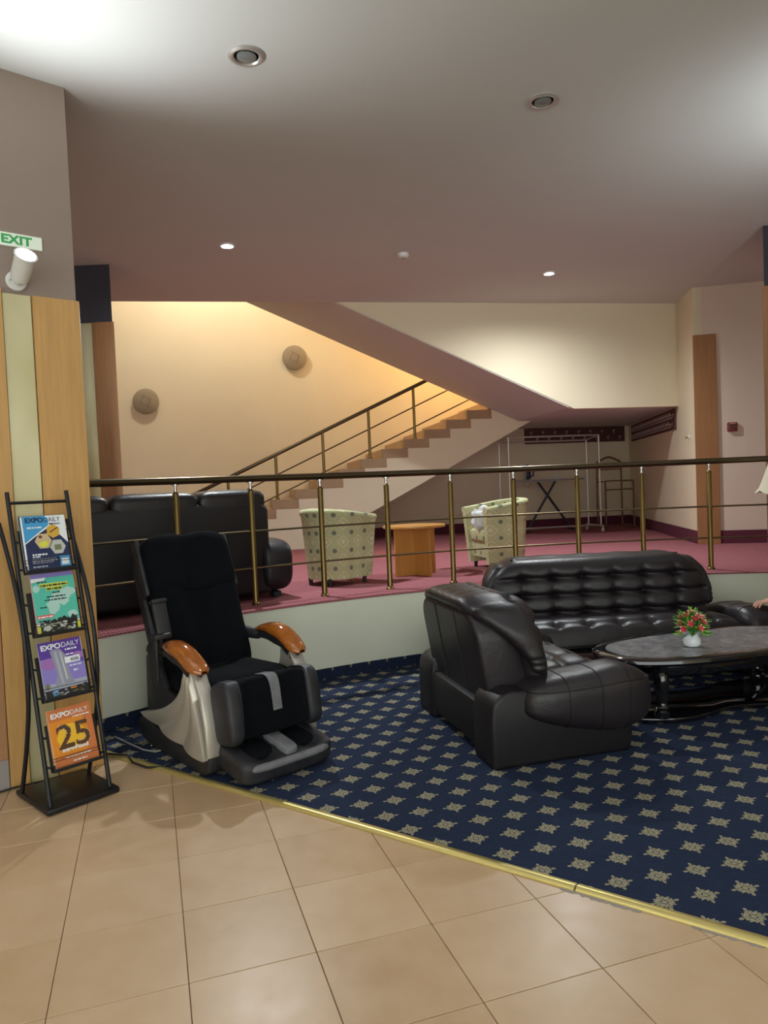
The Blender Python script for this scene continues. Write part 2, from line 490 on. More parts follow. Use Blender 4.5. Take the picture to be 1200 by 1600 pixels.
# ---- rear walls. AX = direction of the stairs, NX = towards the back
AX = Vector((1, 0.18, 0)).normalized(); NX = Vector((-0.18, 1, 0)).normalized()
RZA = math.atan2(0.18, 1)
def frontY(x): return 9.674 + 0.18 * (x - 3.978)     # plane of the upper flight's outer wall
def stringY(x): return 10.6 + 0.18 * (x + 1.28)      # plane of the lower flight's outer side
def backY(x): return 12.55 + 0.18 * (x - 0.6)        # back wall
WT = 6.4
def wallpoly(p, q, z0, z1, th=0.12, side=1):
    p, q = Vector(p), Vector(q); d = (q - p).normalized(); n = Vector((-d.y, d.x)) * th * side
    return G().prism([tuple(p), tuple(q), tuple(q + n), tuple(p + n)], z0, z1)
struct(wallpoly((-6.5, backY(-6.5)), (4.53, backY(4.53)), PZ, WT).obj('wall_back', 'cream_wall', smooth=0), 'cream back wall behind the staircase')
struct(wallpoly((3.86, 8.89), (4.53, backY(4.53)), PZ, WT, side=-1).obj('wall_right', 'cream_wall', smooth=0), 'cream side wall beside the cloakroom corner')
struct(wallpoly((3.872, 8.895), (6.7, 8.2486), PZ, CZ).obj('wall_right_front', 'pink_cream_wall', smooth=0), 'pinkish cream wall carrying the red call point')
struct(wallpoly((-6.5, -5.0), (-6.5, backY(-6.5)), 0, WT).obj('wall_left', 'cream_wall', smooth=0), 'cream wall at the far left')
struct(wallpoly((6.6, -5.0), (6.6, 8.3), 0, CZ, side=-1).obj('wall_right_side', 'cream_wall', smooth=0), 'cream wall at the far right')
# skirting boards on the platform
for nm, p, q in (('baseboard_back', (-6.4, backY(-6.4) - 0.012), (4.52, backY(4.52) - 0.012)), ('baseboard_right', (3.868, 8.93), (4.515, backY(4.53) - 0.02)), ('baseboard_front_right', (4.10, 8.83), (6.6, 8.2585))):
    p, q = Vector(p), Vector(q); d = (q - p).normalized(); n = Vector((-d.y, d.x)) * (0.012 if nm != 'baseboard_right' else -0.012)
    if nm == 'baseboard_right': p, q = p + n * -1.2, q + n * -1.2
    struct(G().prism([tuple(p), tuple(q), tuple(q + n), tuple(p + n)], PZ, PZ + 0.16).obj(nm, 'skirting_maroon', smooth=0), 'maroon carpet skirting')
# ceiling: slab open over the stairs
struct(G().prism([(-7, -5), (8, -5), (8, frontY(8)), (-7, frontY(-7))], CZ, CZ + 0.25).obj('ceiling', 'ceiling_paint', smooth=0), 'white painted ceiling with small round downlights')
# stairwell above the ceiling
g = wallpoly((-6.5, frontY(-6.5)), (4.6, frontY(4.6)), CZ + 0.25, WT, side=-1)
struct(g.obj('wall_stairwell', 'cream_wall', smooth=0), 'wall of the upper stairwell')
struct(G().prism([(-7, frontY(-7) - .2), (5, frontY(5) - .2), (5, backY(5) + .2), (-7, backY(-7) + .2)], WT, WT + 0.1).obj('ceiling_stairwell', 'ceiling_paint', smooth=0), 'ceiling of the upper stairwell')

# ---- front column (left) with wood and gold panels
F0 = Vector((-1.655, 4.045)); FD = Vector((-0.768, -0.640)).normalized(); FN = Vector((-FD.y, FD.x)) * -1  # FN points behind
if FN.y < 0: FN = -FN
def colfoot(p, d, n, w, t): return [tuple(p), tuple(p + d * w), tuple(p + d * w + n * t), tuple(p + n * t)]
col1 = struct(G().prism(colfoot(F0, FD, FN, 1.5, 0.42), 0, CZ).obj('wall_column_left', 'column_paint', smooth=0), 'grey-beige column beside the magazine rack')
def panel(par, name, m, p, d, n, s0, s1, z0, z1, t=0.018, bev=0.002):
    g = G(); q = p + d * s0 - n * t
    g.prism(colfoot(q, d, n, s1 - s0, t), z0, z1, bevel=bev, seg=1)
    return g.obj(name, m, par)
panel(col1, 'wood_panel', 'beech', F0, FD, FN, -0.008, 0.232, 0.0, 2.585, 0.030)
panel(col1, 'gold_panel', 'gold_strip', F0, FD, FN, 0.236, 0.376, 0.0, 2.585, 0.014)
panel(col1, 'wood_panel', 'beech', F0, FD, FN, 0.38, 0.475, 0.0, 2.605, 0.030)
panel(col1, 'wood_panel', 'beech_red', F0, FD, FN, 0.478, 0.9, 0.16, 2.605, 0.026)
panel(col1, 'plinth', 'grey_plinth', F0, FD, FN, 0.478, 0.9, 0.0, 0.16, 0.022)
panel(col1, 'gold_panel', 'gold_strip', F0, FD, FN, 0.904, 1.04, 0.0, 2.585, 0.014)
panel(col1, 'wood_panel', 'beech', F0, FD, FN, 1.044, 1.5, 0.0, 2.605, 0.030)
# ---- column at the platform's left rear, dark block on top
def rear_column(nm, lab, p, d, n, w, gold, wood0, wood1, t=0.5):
    c = struct(G().prism(colfoot(p, d, n, w, t), PZ, 3.22).obj(nm, 'column_paint', smooth=0), lab)
    g = G().prism(colfoot(p - n * 0.02, d, n, w, t + 0.03), 3.20, CZ); g.obj('dark_block', 'dark_block', c, 0)
    panel(c, 'gold_panel', 'gold_strip', p, d, n, gold[0], gold[1], PZ, 3.20, 0.008)
    panel(c, 'wood_panel', 'beech_red', p, d, n, wood0, wood1, PZ, 3.20, 0.022)
    return c
rear_column('wall_column_rear_left', 'narrow column with dark grey block above a wood panel', Vector((-3.3, 7.1)), Vector((1, 0)), Vector((-0.42, 0.9)).normalized(), 0.735, (0.38, 0.535), 0.535, 0.75)
rear_column('wall_column_rear_right', 'wood clad column at the right edge of the platform', Vector((3.615, 6.78)), Vector((1, -0.05)).normalized(), Vector((0.55, 0.83)).normalized(), 0.7, (0.25, 0.4), -0.02, 0.245)
# ---- column at the right with its own upward spotlight
R0 = Vector((2.75, 3.72)); RD = Vector((1.0, 0.0)); RN = Vector((0.0, -1.0))
col4 = struct(G().prism(colfoot(R0, RD, RN, 1.2, 0.42), 0, CZ).obj('wall_column_right', 'column_paint', smooth=0), 'panelled column at the right of the lobby')
panel(col4, 'wood_panel', 'beech', R0, RD, RN, -0.008, 0.30, 0.0, 2.6, 0.030)
panel(col4, 'gold_panel', 'gold_strip', R0, RD, RN, 0.304, 0.44, 0.0, 2.585, 0.014)
panel(col4, 'wood_panel', 'beech', R0, RD, RN, 0.444, 1.2, 0.0, 2.6, 0.030)
# ---- wood panel on the right wall corner
wp = Vector((3.85, 8.895)); wd = Vector((0.235, -0.054)).normalized(); wn = Vector((-wd.y, wd.x))
g = G(); g.prism(colfoot(wp - wn * 0.03, wd, wn, 0.26, 0.03), PZ, 3.17, bevel=0.002, seg=1)
struct(g.obj('trim_2', 'board_brown'), 'tall wood board covering the wall corner')

# ---- staircase
SO = Vector((-1.28, 10.6, 0))
MS = Matrix.Translation(SO) @ Matrix.Rotation(RZA, 4, 'Z') @ Matrix.Rotation(PI / 2, 4, 'X')   # local x along, y up, -z to the back
stair = bpy.data.objects.new('staircase', None); COL.objects.link(stair)
stair.location = (0, 0, 0); struct(stair, 'two-flight staircase with brown stone steps and cream sides')
U0, ZU, DU, DZ = -0.325, 1.362, 0.333, 0.1372
top = []
for k in range(-4, 11):
    u = U0 + DU * k; z = ZU + DZ * k
    top += [(u, z - DZ - 0.01), (u, z - 0.01)]
kz = lambda u: 1.159 + 0.505 * (u - 1.205)
poly = [(U0 - DU * 4, PZ)] + top + [(4.05, ZU + DZ * 10 - 0.01), (4.05, kz(3.73)), (3.73, kz(3.73)), (0.138, PZ)]
G().prism(poly, -1.72, 0.0, MS).obj('lower_flight', 'cream_wall', stair, 0)
for k in range(-4, 11):
    u = U0 + DU * k; z = ZU + DZ * k
    G().prism([(u - 0.025, z - DZ), (u + DU + 0.03, z - DZ), (u + DU + 0.03, z), (u - 0.025, z)], -1.70, 0.012, MS, bevel=0.004, seg=1).obj('step', 'step_stone', stair)
MF = Matrix.Translation((3.978, 9.674, 0)) @ Matrix.Rotation(RZA, 4, 'Z') @ Matrix.Rotation(PI / 2, 4, 'X')
q = 1.016
pu = [((2.45 - 3.978) * q, 2.41), ((-5.0 - 3.978) * q, 2.41 + 0.456 * 7.45), ((-5.0 - 3.978) * q, 2.70 + 0.456 * 7.45), ((2.45 - 3.978) * q, 2.85)]
G().prism(pu, -1.86, -0.01, MF).obj('upper_flight', 'ceiling_paint', stair, 0)
G().prism([((-0.47 - 3.978) * q, CZ), ((2.52 - 3.978) * q, 2.395), (0.02, 2.395), (0.02, CZ)], -0.12, 0.0, MF).obj('outer_wall', 'cream_wall', stair, 0)
G().prism([(2.46, frontY(2.46) + .02), (3.99, frontY(3.99) + .02), (4.53, backY(4.53) - .01), (1.88, backY(1.88) - .01)], 2.41, 2.87).obj('landing', 'ceiling_paint', stair, 0)

# ================================================================ RAILINGS
def pol(r, a): return (CC[0] + r * math.cos(math.radians(a)), CC[1] + r * math.sin(math.radians(a)))
rail = thing('railing', 'curved brass railing with dark bronze handrail along the platform edge', 'railing', (*pol(RR, 100), PZ))
rl = Vector((*pol(RR, 100), PZ))
def loc(p): return Vector(p) - rl
def ring(z, a0, a1, n): return [loc((*pol(RR, a0 + (a1 - a0) * i / n), z)) for i in range(n + 1)]
G().tube(ring(1.598, 136.5, 88.35, 60), 0.027, 14).obj('handrail', 'bronze', rail)
G().tube(ring(1.598, 88.25, 60, 40), 0.027, 14).obj('handrail', 'bronze', rail)
G().tube(ring(1.598, 88.45, 88.15, 2), 0.0295, 14).obj('handrail_sleeve', 'bronze', rail)
for z in (1.19, 0.905):
    G().tube(ring(z, 136.5, 60, 90), 0.0085, 8).obj('rail_bar', 'bar_bronze', rail)
pg = G()
pg.lathe([(0.034, 0.0), (0.034, 0.012), (0.027, 0.018), (0.0225, 0.03), (0.0225, 0.881), (0.017, 0.892), (0.012, 0.896)], 16)
post_me = pg.mesh('post', 'brass')
neck_me = G().lathe([(0.011, 0.894), (0.013, 0.906), (0.010, 0.921), (0.010, 0.944), (0.03, 0.946), (0.03, 0.952)], 12).mesh('neck', 'chrome')
for k in range(-2, 10):
    a = 83.1 + 5.83 * k
    if a > 134: continue
    o = link('post', post_me, rail); o.location = loc((*pol(RR, a), PZ))
    c = link('neck', neck_me, o)

srail = thing('stair_railing', 'brass and bronze railing climbing the staircase', 'railing', (SO.x, SO.y, PZ))
srl = Vector((SO.x, SO.y, PZ))
def sp(u, z, out=-0.06): return tuple((MS @ Vector((u, z, out))) - srl)
sl = 0.137 / 0.333
hz = lambda u: 2.66 + 0.452 * (u - 1.15)
G().tube([sp(-2.2, hz(-2.2)), sp(2.30, hz(2.30))], 0.028, 12).obj('handrail', 'bronze', srail)
for dz in (-0.30, -0.60):
    G().tube([sp(-2.2, hz(-2.2) + dz), sp(3.1, hz(3.1) + dz)], 0.010, 8).obj('rail_bar', 'bronze', srail)
for i in range(6):
    u = -0.965 + 0.70 * (i - 1)
    # post stands on the step it meets
    kk = math.floor((u - U0) / DU + 0.07); zb = ZU + DZ * kk
    g = G(); g.tube([sp(u, zb), sp(u, zb + 0.02)], 0.032, 12); g.tube([sp(u, zb + 0.02), sp(u, hz(u) - 0.02)], 0.021, 12)
    g.obj('post', 'brass', srail)

# ================================================================ LIGHT FITTINGS
def downlight(label, x, y, lit, W=0, r=0.075, cone=168):
    t = thing('ceiling_downlight', label, 'ceiling light', (x, y, CZ), 0, 'ceiling downlights')
    G().lathe([(r * 1.35, 0.0), (r * 1.35, -0.006), (r * 1.15, -0.014), (r * 1.0, -0.012), (r * 0.9, -0.004), (r * 0.9, 0.0)], 28).obj('trim_ring', 'white_plastic' if lit else 'dull_steel', t)
    G().lathe([(r * 0.72, -0.002), (r * 0.72, -0.010), (r * 0.62, -0.014), (0.01, -0.015)], 24).obj('lens', 'lens_on' if lit else 'lens_off', t)
    if lit:
        d = lampdata('downlight_bulb', 'SPOT', W, COOL, spot_size=math.radians(cone), spot_blend=1.0, shadow_soft_size=0.05)
        lamp('bulb_light', d, t, (0, 0, -0.03), (0, 0, -1))
    return t
downlight('unlit round ceiling downlight with silver ring, nearest the column', -0.612, 3.823, False, r=0.07)
downlight('unlit round ceiling downlight right of the centre', 1.047, 4.392, False, r=0.07)
downlight('lit round ceiling downlight above the black sofa', -1.328, 6.684, True, FAR_W, r=0.055)
downlight('lit round ceiling downlight in front of the stair wall', 1.916, 8.006, True, FAR_W, r=0.055)
for x, y, w in ((-2.2, 1.4, 'by the panelled column'), (-0.4, 2.0, 'above the tiles left of centre'), (1.6, 2.2, 'above the corner of the blue carpet'), (3.4, 2.2, 'near the right column'), (-1.6, -1.0, 'at the far left behind the viewer'), (0.6, -0.6, 'in the middle behind the viewer'), (2.8, -0.4, 'at the far right behind the viewer')):
    downlight('lit round ceiling downlight ' + w, x, y, True, DOWN_W)
sd = thing('smoke_detector', 'small white smoke detector on the ceiling', 'smoke detector', (0.292, 7.134, CZ))
G().lathe([(0.055, 0.0), (0.055, -0.022), (0.046, -0.036), (0.03, -0.042), (0.005, -0.043)], 24).obj('housing', 'white_plastic', sd)
G().lathe([(0.012, -0.040), (0.012, -0.047), (0.002, -0.048)], 12).obj('sensor_cap', 'grey_plinth', sd)

def wall_spot(label, p, n_out, aim):
    """p on the wall, n_out away from the wall, aim of the beam"""
    t = thing('wall_spotlight', label, 'spotlight', p, 0)
    n = Vector(n_out).normalized()
    Mr = n.to_track_quat('Z', 'Y').to_matrix().to_4x4()
    b = G().lathe([(0.052, 0.0), (0.052, 0.012), (0.046, 0.018), (0.01, 0.019)], 26, Mr).obj('mounting_plate', 'white_plastic', t)
    G().lathe([(0.005, 0.018), (0.005, 0.022), (0.001, 0.023)], 8, Matrix.Translation(Mr @ Vector((-0.032, 0, 0))) @ Mr).obj('screw', 'dull_steel', b)
    A = Vector(aim).normalized()
    c0 = n * 0.085 + Vector((0, 0, 0.005))
    G().tube([n * 0.015, n * 0.05 + Vector((0, 0, -0.015)), c0], [0.016, 0.015, 0.014], 12).obj('arm', 'white_plastic', t)
    Ma = Matrix.Translation(c0) @ A.to_track_quat('Z', 'Y').to_matrix().to_4x4()
    G().lathe([(0.030, -0.02), (0.045, -0.012), (0.047, 0.0), (0.050, 0.125), (0.056, 0.130), (0.056, 0.137), (0.048, 0.139), (0.046, 0.128), (0.01, 0.126)], 28, Ma).obj('housing', 'white_plastic', t)
    G().lathe([(0.044, 0.127), (0.044, 0.131), (0.01, 0.132)], 24, Ma).obj('lens', 'lens_on', t)
    d = lampdata('spot_bulb', 'SPOT', UP_W, COOL, spot_size=math.radians(150), spot_blend=0.9, shadow_soft_size=0.045)
    lamp('bulb_light', d, t, Ma @ Vector((0, 0, 0.142)), A)
    return t
sp1 = F0 + FD * 0.30
wall_spot('white spotlight on the column under the exit sign, shining upwards', (sp1.x, sp1.y, 2.655), (-FN.x, -FN.y, 0), (-FN.x * 1.25 + 0.10, -FN.y * 1.25, 1.0))
sp3 = F0 + FD * 1.25  # extra out-of-view spotlight, added to brighten the near ceiling
wall_spot('added unseen spotlight on the column further left, brightening the ceiling', (sp3.x, sp3.y, 2.655), (-FN.x, -FN.y, 0), (-FN.x * 1.5 + 0.35, -FN.y * 1.5, 1.0))
sp2 = R0 + RD * 0.50
wall_spot('white spotlight on the right column, shining upwards', (sp2.x, sp2.y, 2.655), (-RN.x, -RN.y, 0), (-0.15, -RN.y * 0.80, 1.0))

# exit sign on the column
ex = thing('exit_sign', 'white plate with green EXIT lettering above the spotlight', 'exit sign', (F0.x, F0.y, 2.868))
ME = Matrix(((-FD.x, 0, -FN.x, 0), (-FD.y, 0, -FN.y, 0), (0, 1, 0, 0), (0, 0, 0, 1)))   # local x right along the face, y up, z out
G().prism([(-0.42, -0.035), (-0.162, -0.035), (-0.162, 0.035), (-0.42, 0.035)], 0.0, 0.012, ME, bevel=0.002, seg=1).obj('plate', 'exit_plate', ex)
g = G(); put_text(g, 'EXIT', -0.362, -0.020, 0.062, 0.0126, ME, width=0.150, bold=0.0026); g.obj('lettering', 'exit_green', ex, 0)

# round wall lamps beside the stairs
def wall_disc(label, x, z, lit=False, r=0.205):
    p = Vector((x, backY(x) - 0.002, z))
    t = thing('wall_lamp', label, 'wall lamp', p, RZA, 'round wall lamps by the stairs')
    Mw = Matrix.Rotation(PI / 2, 4, 'X')
    G().lathe([(r * 0.62, 0.0), (r * 0.62, 0.05), (r * 0.96, 0.058), (r, 0.066), (r * 0.97, 0.080), (r * 0.8, 0.094), (r * 0.5, 0.106), (r * 0.2, 0.111), (0.01, 0.112)], 36, Mw).obj('shade', 'lens_warm' if lit else 'lamp_disc', t)
    a = 0.5
    def dome(x, y):
        rr = math.hypot(x, y) / r
        return 0.112 - 0.048 * rr ** 2.2 + 0.002
    def strip(p0, p1):
        return [Mw @ Vector((p0[0] + (p1[0] - p0[0]) * i / 8, p0[1] + (p1[1] - p0[1]) * i / 8, dome(p0[0] + (p1[0] - p0[0]) * i / 8, p0[1] + (p1[1] - p0[1]) * i / 8))) for i in range(9)]
    c, s_ = math.cos(0.35), math.sin(0.35)
    R = lambda p: (p[0] * c - p[1] * s_, p[0] * s_ + p[1] * c)
    k = r * 0.42
    sq = [R((0, k)), R((k, 0)), R((0, -k)), R((-k, 0))]
    for i in range(4): G().tube(strip(sq[i], sq[(i + 1) % 4]), 0.004, 6).obj('ridge', 'lamp_line', t)
    for p in (R((k * 0.6, k * 1.7)), R((-k * 0.6, k * 1.7))): G().tube(strip(sq[0], p), 0.004, 6).obj('ridge', 'lamp_line', t)
    for p in (R((k * 0.6, -k * 1.7)), R((-k * 0.6, -k * 1.7))): G().tube(strip(sq[2], p), 0.004, 6).obj('ridge', 'lamp_line', t)
    return t
wall_disc('round beige wall lamp higher up, beside the upper flight', -1.391, 3.69)
wall_disc('round beige wall lamp lower down, next to the narrow column', -3.764, 3.015)
wl = wall_disc('lit round wall lamp in the upper stairwell, hidden behind the upper flight', 1.25, 4.35, lit=True)
pl_ = thing('pendant_lamp', 'globe pendant lamp hanging high in the upper stairwell', 'pendant lamp', (-2.6, 10.4, WT))
G().lathe([(0.06, 0.0), (0.06, -0.02), (0.01, -0.03)], 16).obj('ceiling_rose', 'white_plastic', pl_)
G().tube([(0, 0, -0.02), (0, 0, -0.26)], 0.005, 6).obj('cord', 'cable_black', pl_)
G().superq((0, 0, -0.34), (0.18, 0.18, 0.18), 1, 1, 20, 14).obj('globe', 'lens_warm', pl_)
lamp('bulb_light', lampdata('stairwell_bulb', 'POINT', 120.0, (1.0, 0.91, 0.76), shadow_soft_size=0.1), pl_, (0, 0, -0.56))
lamp('bulb_light', lampdata('stair_bulb', 'POINT', WARM_W, (1.0, 0.64, 0.26), shadow_soft_size=0.12), wl, (0, -0.32, 0))

# ================================================================ SMALL WALL THINGS
fa = thing('fire_call_point', 'small dark red fire call point on the pinkish wall', 'alarm', (4.263, 8.815 - 0.006, 2.035), math.atan2(-.395, 1.728))
G().rbox((0, -0.028, 0), (0.11, 0.055, 0.11), 0.012, 2).obj('housing', 'red_plastic', fa)
G().box((0, -0.057, 0), (0.07, 0.004, 0.045)).obj('window', 'hook_board', fa)
G().box((0, -0.0575, 0.04), (0.06, 0.003, 0.008)).obj('lettering_strip', 'petal_pink', fa)
ws = thing('wall_hook', 'tiny white hook on the cream wall beside the wood board', 'hook', (3.905, 9.165, 1.96), math.atan2(4.37, .67))
G().rbox((0, 0.012, 0), (0.03, 0.02, 0.05), 0.005, 1).obj('plate', 'white_plastic', ws)
G().tube([(0, 0.02, -0.01), (0, 0.05, -0.02), (0, 0.055, 0.0)], 0.006, 8).obj('prong', 'brass', ws)

def hook_board(label, p, q, z0, z1, n, rows, side):
    p, q = Vector(p), Vector(q); L = (q - p).length; d = (q - p).normalized()
    t = thing('coat_hook_board', label, 'coat rack', (p.x, p.y, z0), math.atan2(d.y, d.x), 'coat hook boards under the landing')
    g = G(); g.rbox((L / 2, side * 0.012, (z1 - z0) / 2), (L, 0.022, z1 - z0), 0.004, 1); g.obj('board', 'hook_board', t)
    hm = G().lathe([(0.016, 0.0), (0.016, 0.004), (0.004, 0.005)], 10, Matrix.Rotation(PI / 2 * side * -1, 4, 'X'))
    hm.tube([(0, 0, 0), (0, side * 0.03, -0.012), (0, side * 0.055, 0.0), (0, side * 0.06, 0.02)], 0.006, 6)
    hm.tube([(0, 0, -0.02), (0, side * 0.035, -0.06), (0, side * 0.05, -0.05)], 0.005, 6)
    me = hm.mesh('coat_hook', 'dull_steel')
    for r_ in range(rows):
        for i in range(n):
            o = link('coat_hook', me, t); o.location = ((i + 0.5 + 0.5 * (r_ % 2)) * L / (n + 0.5), side * 0.023, (z1 - z0) * (0.72 - 0.42 * r_))
    return t
hook_board('dark wooden coat hook board on the back wall under the landing', (2.55, backY(2.55)), (4.44, backY(4.44)), 2.13, 2.405, 8, 2, -1)
hook_board('dark wooden coat hook board on the side wall under the landing', (4.00, 9.80), (4.475, 12.90), 2.10, 2.385, 22, 2, 1)

# ================================================================ LEATHER SUITE
def tuft(u, v, amp):
    cu = abs(math.sin(PI * u)); cv = abs(math.sin(PI * v))
    return amp * (0.42 * (1 - cv) ** 3 + 0.16 * (1 - cu) ** 4 + 0.85 * ((1 - cu) ** 1.6) * ((1 - cv) ** 1.6))
def leather_seat(t, W, D, bw, ncol, nrow, ax=0.15, al=0.76):
    """local x forward, y left, z up; W overall base width, D base depth, bw half width of the back"""
    hw = W / 2
    # --- base with raised side blocks
    g = G()
    g.rbox((-0.02, 0, 0.17), (D - 0.06, W - 0.3, 0.26), 0.03, 2)
    g.obj('base', 'leather_matte', t)
    for s in (-1, 1):
        prof = [(-D / 2, 0.0), (D / 2 - 0.01, 0.0), (D / 2 + 0.01, 0.10), (D / 2 + 0.02, 0.26), (D / 2 - 0.06, 0.34), (-0.10, 0.37), (-0.22, 0.395), (-0.30, 0.40), (-0.36, 0.38), (-0.40, 0.34), (-D / 2, 0.26)]
        Mp = Matrix.Translation((0, s * (hw - 0.13), 0)) @ Matrix.Rotation(PI / 2, 4, 'X')
        G().prism(prof, -0.13, 0.13, Mp, bevel=0.022, seg=3).obj('side_panel', 'leather_matte', t)
        # --- big drooping arm pad
        def bend(p, s=s):
            x, y, z = p
            lo = 0.38 + 0.62 * max(0.0, min(1.0, (x + 0.95) / 1.25)) ** 0.8
            if z < 0: z *= lo
            else: z *= (0.82 + 0.10 * (x + 1) / 2 + 0.10 * math.exp(-((x - 0.5) / 0.35) ** 2))
            # hang over the outside
            if z < 0 and y * s < 0: z *= 0.35
            return Vector((x, y, z))
        g = G().superq((ax, s * (hw - 0.07), 0.305), (al, 0.33, 0.36), 0.62, 0.55, 72, 36, bend)
        arm_o = g.obj('armrest', 'leather', t)
        def onpad(p, k=1.004):
            p = bend(p); return (ax + p.x * k * al / 2, s * (hw - 0.07) + p.y * k * 0.165, 0.305 + p.z * k * 0.18)
        for q in (-0.42, 0.08, 0.52):                      # stitched cross seams
            ln = []
            for i in range(31):
                ph = math.radians(-62 + 200 * i / 30); sg = s if ph <= PI / 2 else -s
                z_ = math.copysign(abs(math.sin(ph)) ** 0.62, math.sin(ph)); R_ = max(1e-4, abs(math.cos(ph))) ** 0.62
                if abs(q) >= R_ * 0.995: continue
                y_ = R_ * (1 - abs(q / R_) ** (2 / 0.55)) ** (0.55 / 2)
                ln.append(onpad(Vector((q, sg * y_, z_))))
            if len(ln) > 3: G().tube(ln, 0.0035, 6).obj('seam', 'leather_matte', arm_o)
        ln = []
        for i in range(31):                                 # seam along the outer side
            th = math.radians(8 + 164 * i / 30); ph = math.radians(24)
            R_ = math.cos(ph) ** 0.62; c_, s__ = math.cos(th), math.sin(th)
            ln.append(onpad(Vector((R_ * math.copysign(abs(c_) ** 0.55, c_), s * R_ * abs(s__) ** 0.55, math.sin(ph) ** 0.62))))
        G().tube(ln, 0.0035, 6).obj('seam', 'leather_matte', arm_o)
    # --- rear body of the backrest
    zb, zt = 0.24, 0.79
    lean = lambda z: -(z - 0.40) * 0.16
    def body(u, v):
        # outline in (y,z) lofted along x
        pass
    r = 0.16
    outl = [(-bw * 0.96, zb), (bw * 0.96, zb)] + [(bw * 0.96 - r + r * math.cos(a), zt - r + r * math.sin(a)) for a in [i * PI / 2 / 6 for i in range(7)]] + [(-bw * 0.96 + r - r * math.sin(a), zt - r + r * math.cos(a)) for a in [i * PI / 2 / 6 for i in range(7)]]
    bm = bmesh.new()
    fs = bm.faces.new([bm.verts.new((-0.375, y, z)) for y, z in outl])
    ex_ = bmesh.ops.extrude_face_region(bm, geom=[fs])
    bmesh.ops.translate(bm, verts=[e for e in ex_['geom'] if isinstance(e, bmesh.types.BMVert)], vec=(0.26, 0, 0))
    bmesh.ops.recalc_face_normals(bm, faces=bm.faces)
    bmesh.ops.bevel(bm, geom=[e for e in bm.edges if e.calc_face_angle(0) > 0.6], offset=0.035, segments=3, profile=0.5, affect='EDGES')
    for v in bm.verts: v.co.x += lean(v.co.z)
    bp_ = G().bm(bm).obj('back_panel', 'leather', t)
    # seams on the rear
    for yy in (-bw * 0.33, bw * 0.33):
        G().tube([(-0.376 + lean(z) , yy, z) for z in (zb + 0.05, 0.5, 0.6, zt - 0.03)], 0.003, 6).obj('seam', 'leather_matte', bp_)
    # --- tufted front cushion with a rolled rim
    Hh = 0.86; rr = 0.30; z0 = 0.33
    def halfw(z):
        d = max(0.0, z - (Hh - rr)); return bw + 0.04 - (rr - math.sqrt(max(0.0, rr * rr - d * d)))
    cols, rows = ncol * 11 + 1, nrow * 10 + 1
    def front(u, v):
        z = z0 + (Hh - z0) * v; s = 2 * u - 1
        # squeeze the sampling towards the rim
        y = halfw(min(z, Hh - 0.012)) * s
        e = max(0.0, 1 - abs(s) ** 8) ** 0.5 * max(0.0, 1 - max(0.0, (v - 0.80) / 0.20) ** 2.4) ** 0.5
        puff = 0.135 * e
        nn = tuft(y / (2 * bw / ncol) + (0.5 if ncol % 2 else 0), v * nrow + 0.15, 0.088) * (e if e < 0.8 else 1)
        nn *= max(0.0, min(1.0, (0.90 - v) / 0.08)) * max(0.0, min(1.0, (0.97 - abs(s)) / 0.04))
        x = -0.13 + puff - nn + lean(z) + 0.05 * abs(s) ** 4
        return (x, y, z)
    def backs(u, v):
        z = z0 + (Hh - z0) * v; s = 2 * u - 1
        y = halfw(min(z, Hh - 0.012)) * s
        e = max(0.0, 1 - abs(s) ** 8) ** 0.5 * max(0.0, 1 - max(0.0, (v - 0.80) / 0.20) ** 2.4) ** 0.5
        return (-0.13 - 0.04 * e + lean(z) + 0.05 * abs(s) ** 4, y, z)
    g = G().grid(front, cols, rows); g.grid(backs, cols, rows)
    bc = g.obj('back_cushion', 'leather', t, 60)
    # rolled rim
    path = []
    for i in range(61):
        a = i / 60
        if a < 0.2: z = z0 + 0.12 + (Hh - rr - z0 - 0.12) * (a / 0.2); y = halfw(z)
        elif a < 0.38: an = (a - 0.2) / 0.18 * PI / 2; y = bw + 0.04 - rr + rr * math.cos(an); z = Hh - rr + rr * math.sin(an)
        elif a <= 0.62: y = (bw + 0.04 - rr) * (1 - 2 * (a - 0.38) / 0.24); z = Hh
        elif a < 0.8: an = (a - 0.62) / 0.18 * PI / 2; y = -(bw + 0.04 - rr) - rr * math.sin(an); z = Hh - rr + rr * math.cos(an)
        else: z = Hh - rr - (Hh - rr - z0 - 0.12) * ((a - 0.8) / 0.2); y = -halfw(z)
        s = y / (bw + 0.04)
        path.append((-0.155 + lean(z) + 0.05 * abs(s) ** 4, y, z - 0.035 if z > Hh - 0.05 else z))
    def rim(u, v):
        i = int(round(v * 60)); p = Vector(path[i]); q0 = Vector(path[max(0, i - 1)]); q1 = Vector(path[min(60, i + 1)])
        d = (q1 - q0); d.x = 0; d.normalize(); nrm = Vector((0, d.z, -d.y))
        if nrm.z < 0 or (abs(nrm.z) < 0.05 and nrm.y * p.y < 0): nrm = -nrm
        top = max(0.0, min(1.0, (p.z - 0.50) / 0.30)) ** 1.2          # wide padded roll on top, slim down the sides
        end = min(1.0, (min(i, 60 - i) + 0.4) / 3.0) ** 0.5
        ax_ = (0.045 + 0.105 * top) * end; an_ = (0.040 + 0.012 * top + 0.004 * math.sin(i * 1.7)) * end
        cx = p.x + 0.03 - 0.10 * top
        th = 2 * PI * u
        return Vector((cx, p.y, p.z)) + Vector((1, 0, 0)) * (ax_ * math.copysign(abs(math.cos(th)) ** 0.8, math.cos(th))) + nrm * (an_ * math.copysign(abs(math.sin(th)) ** 0.8, math.sin(th)) - 0.012)
    g = G().grid(rim, 20, 61, closeu=True)
    g.f.append(tuple(range(20))); g.f.append(tuple(60 * 20 + k for k in range(20))); g.mi += [0, 0]
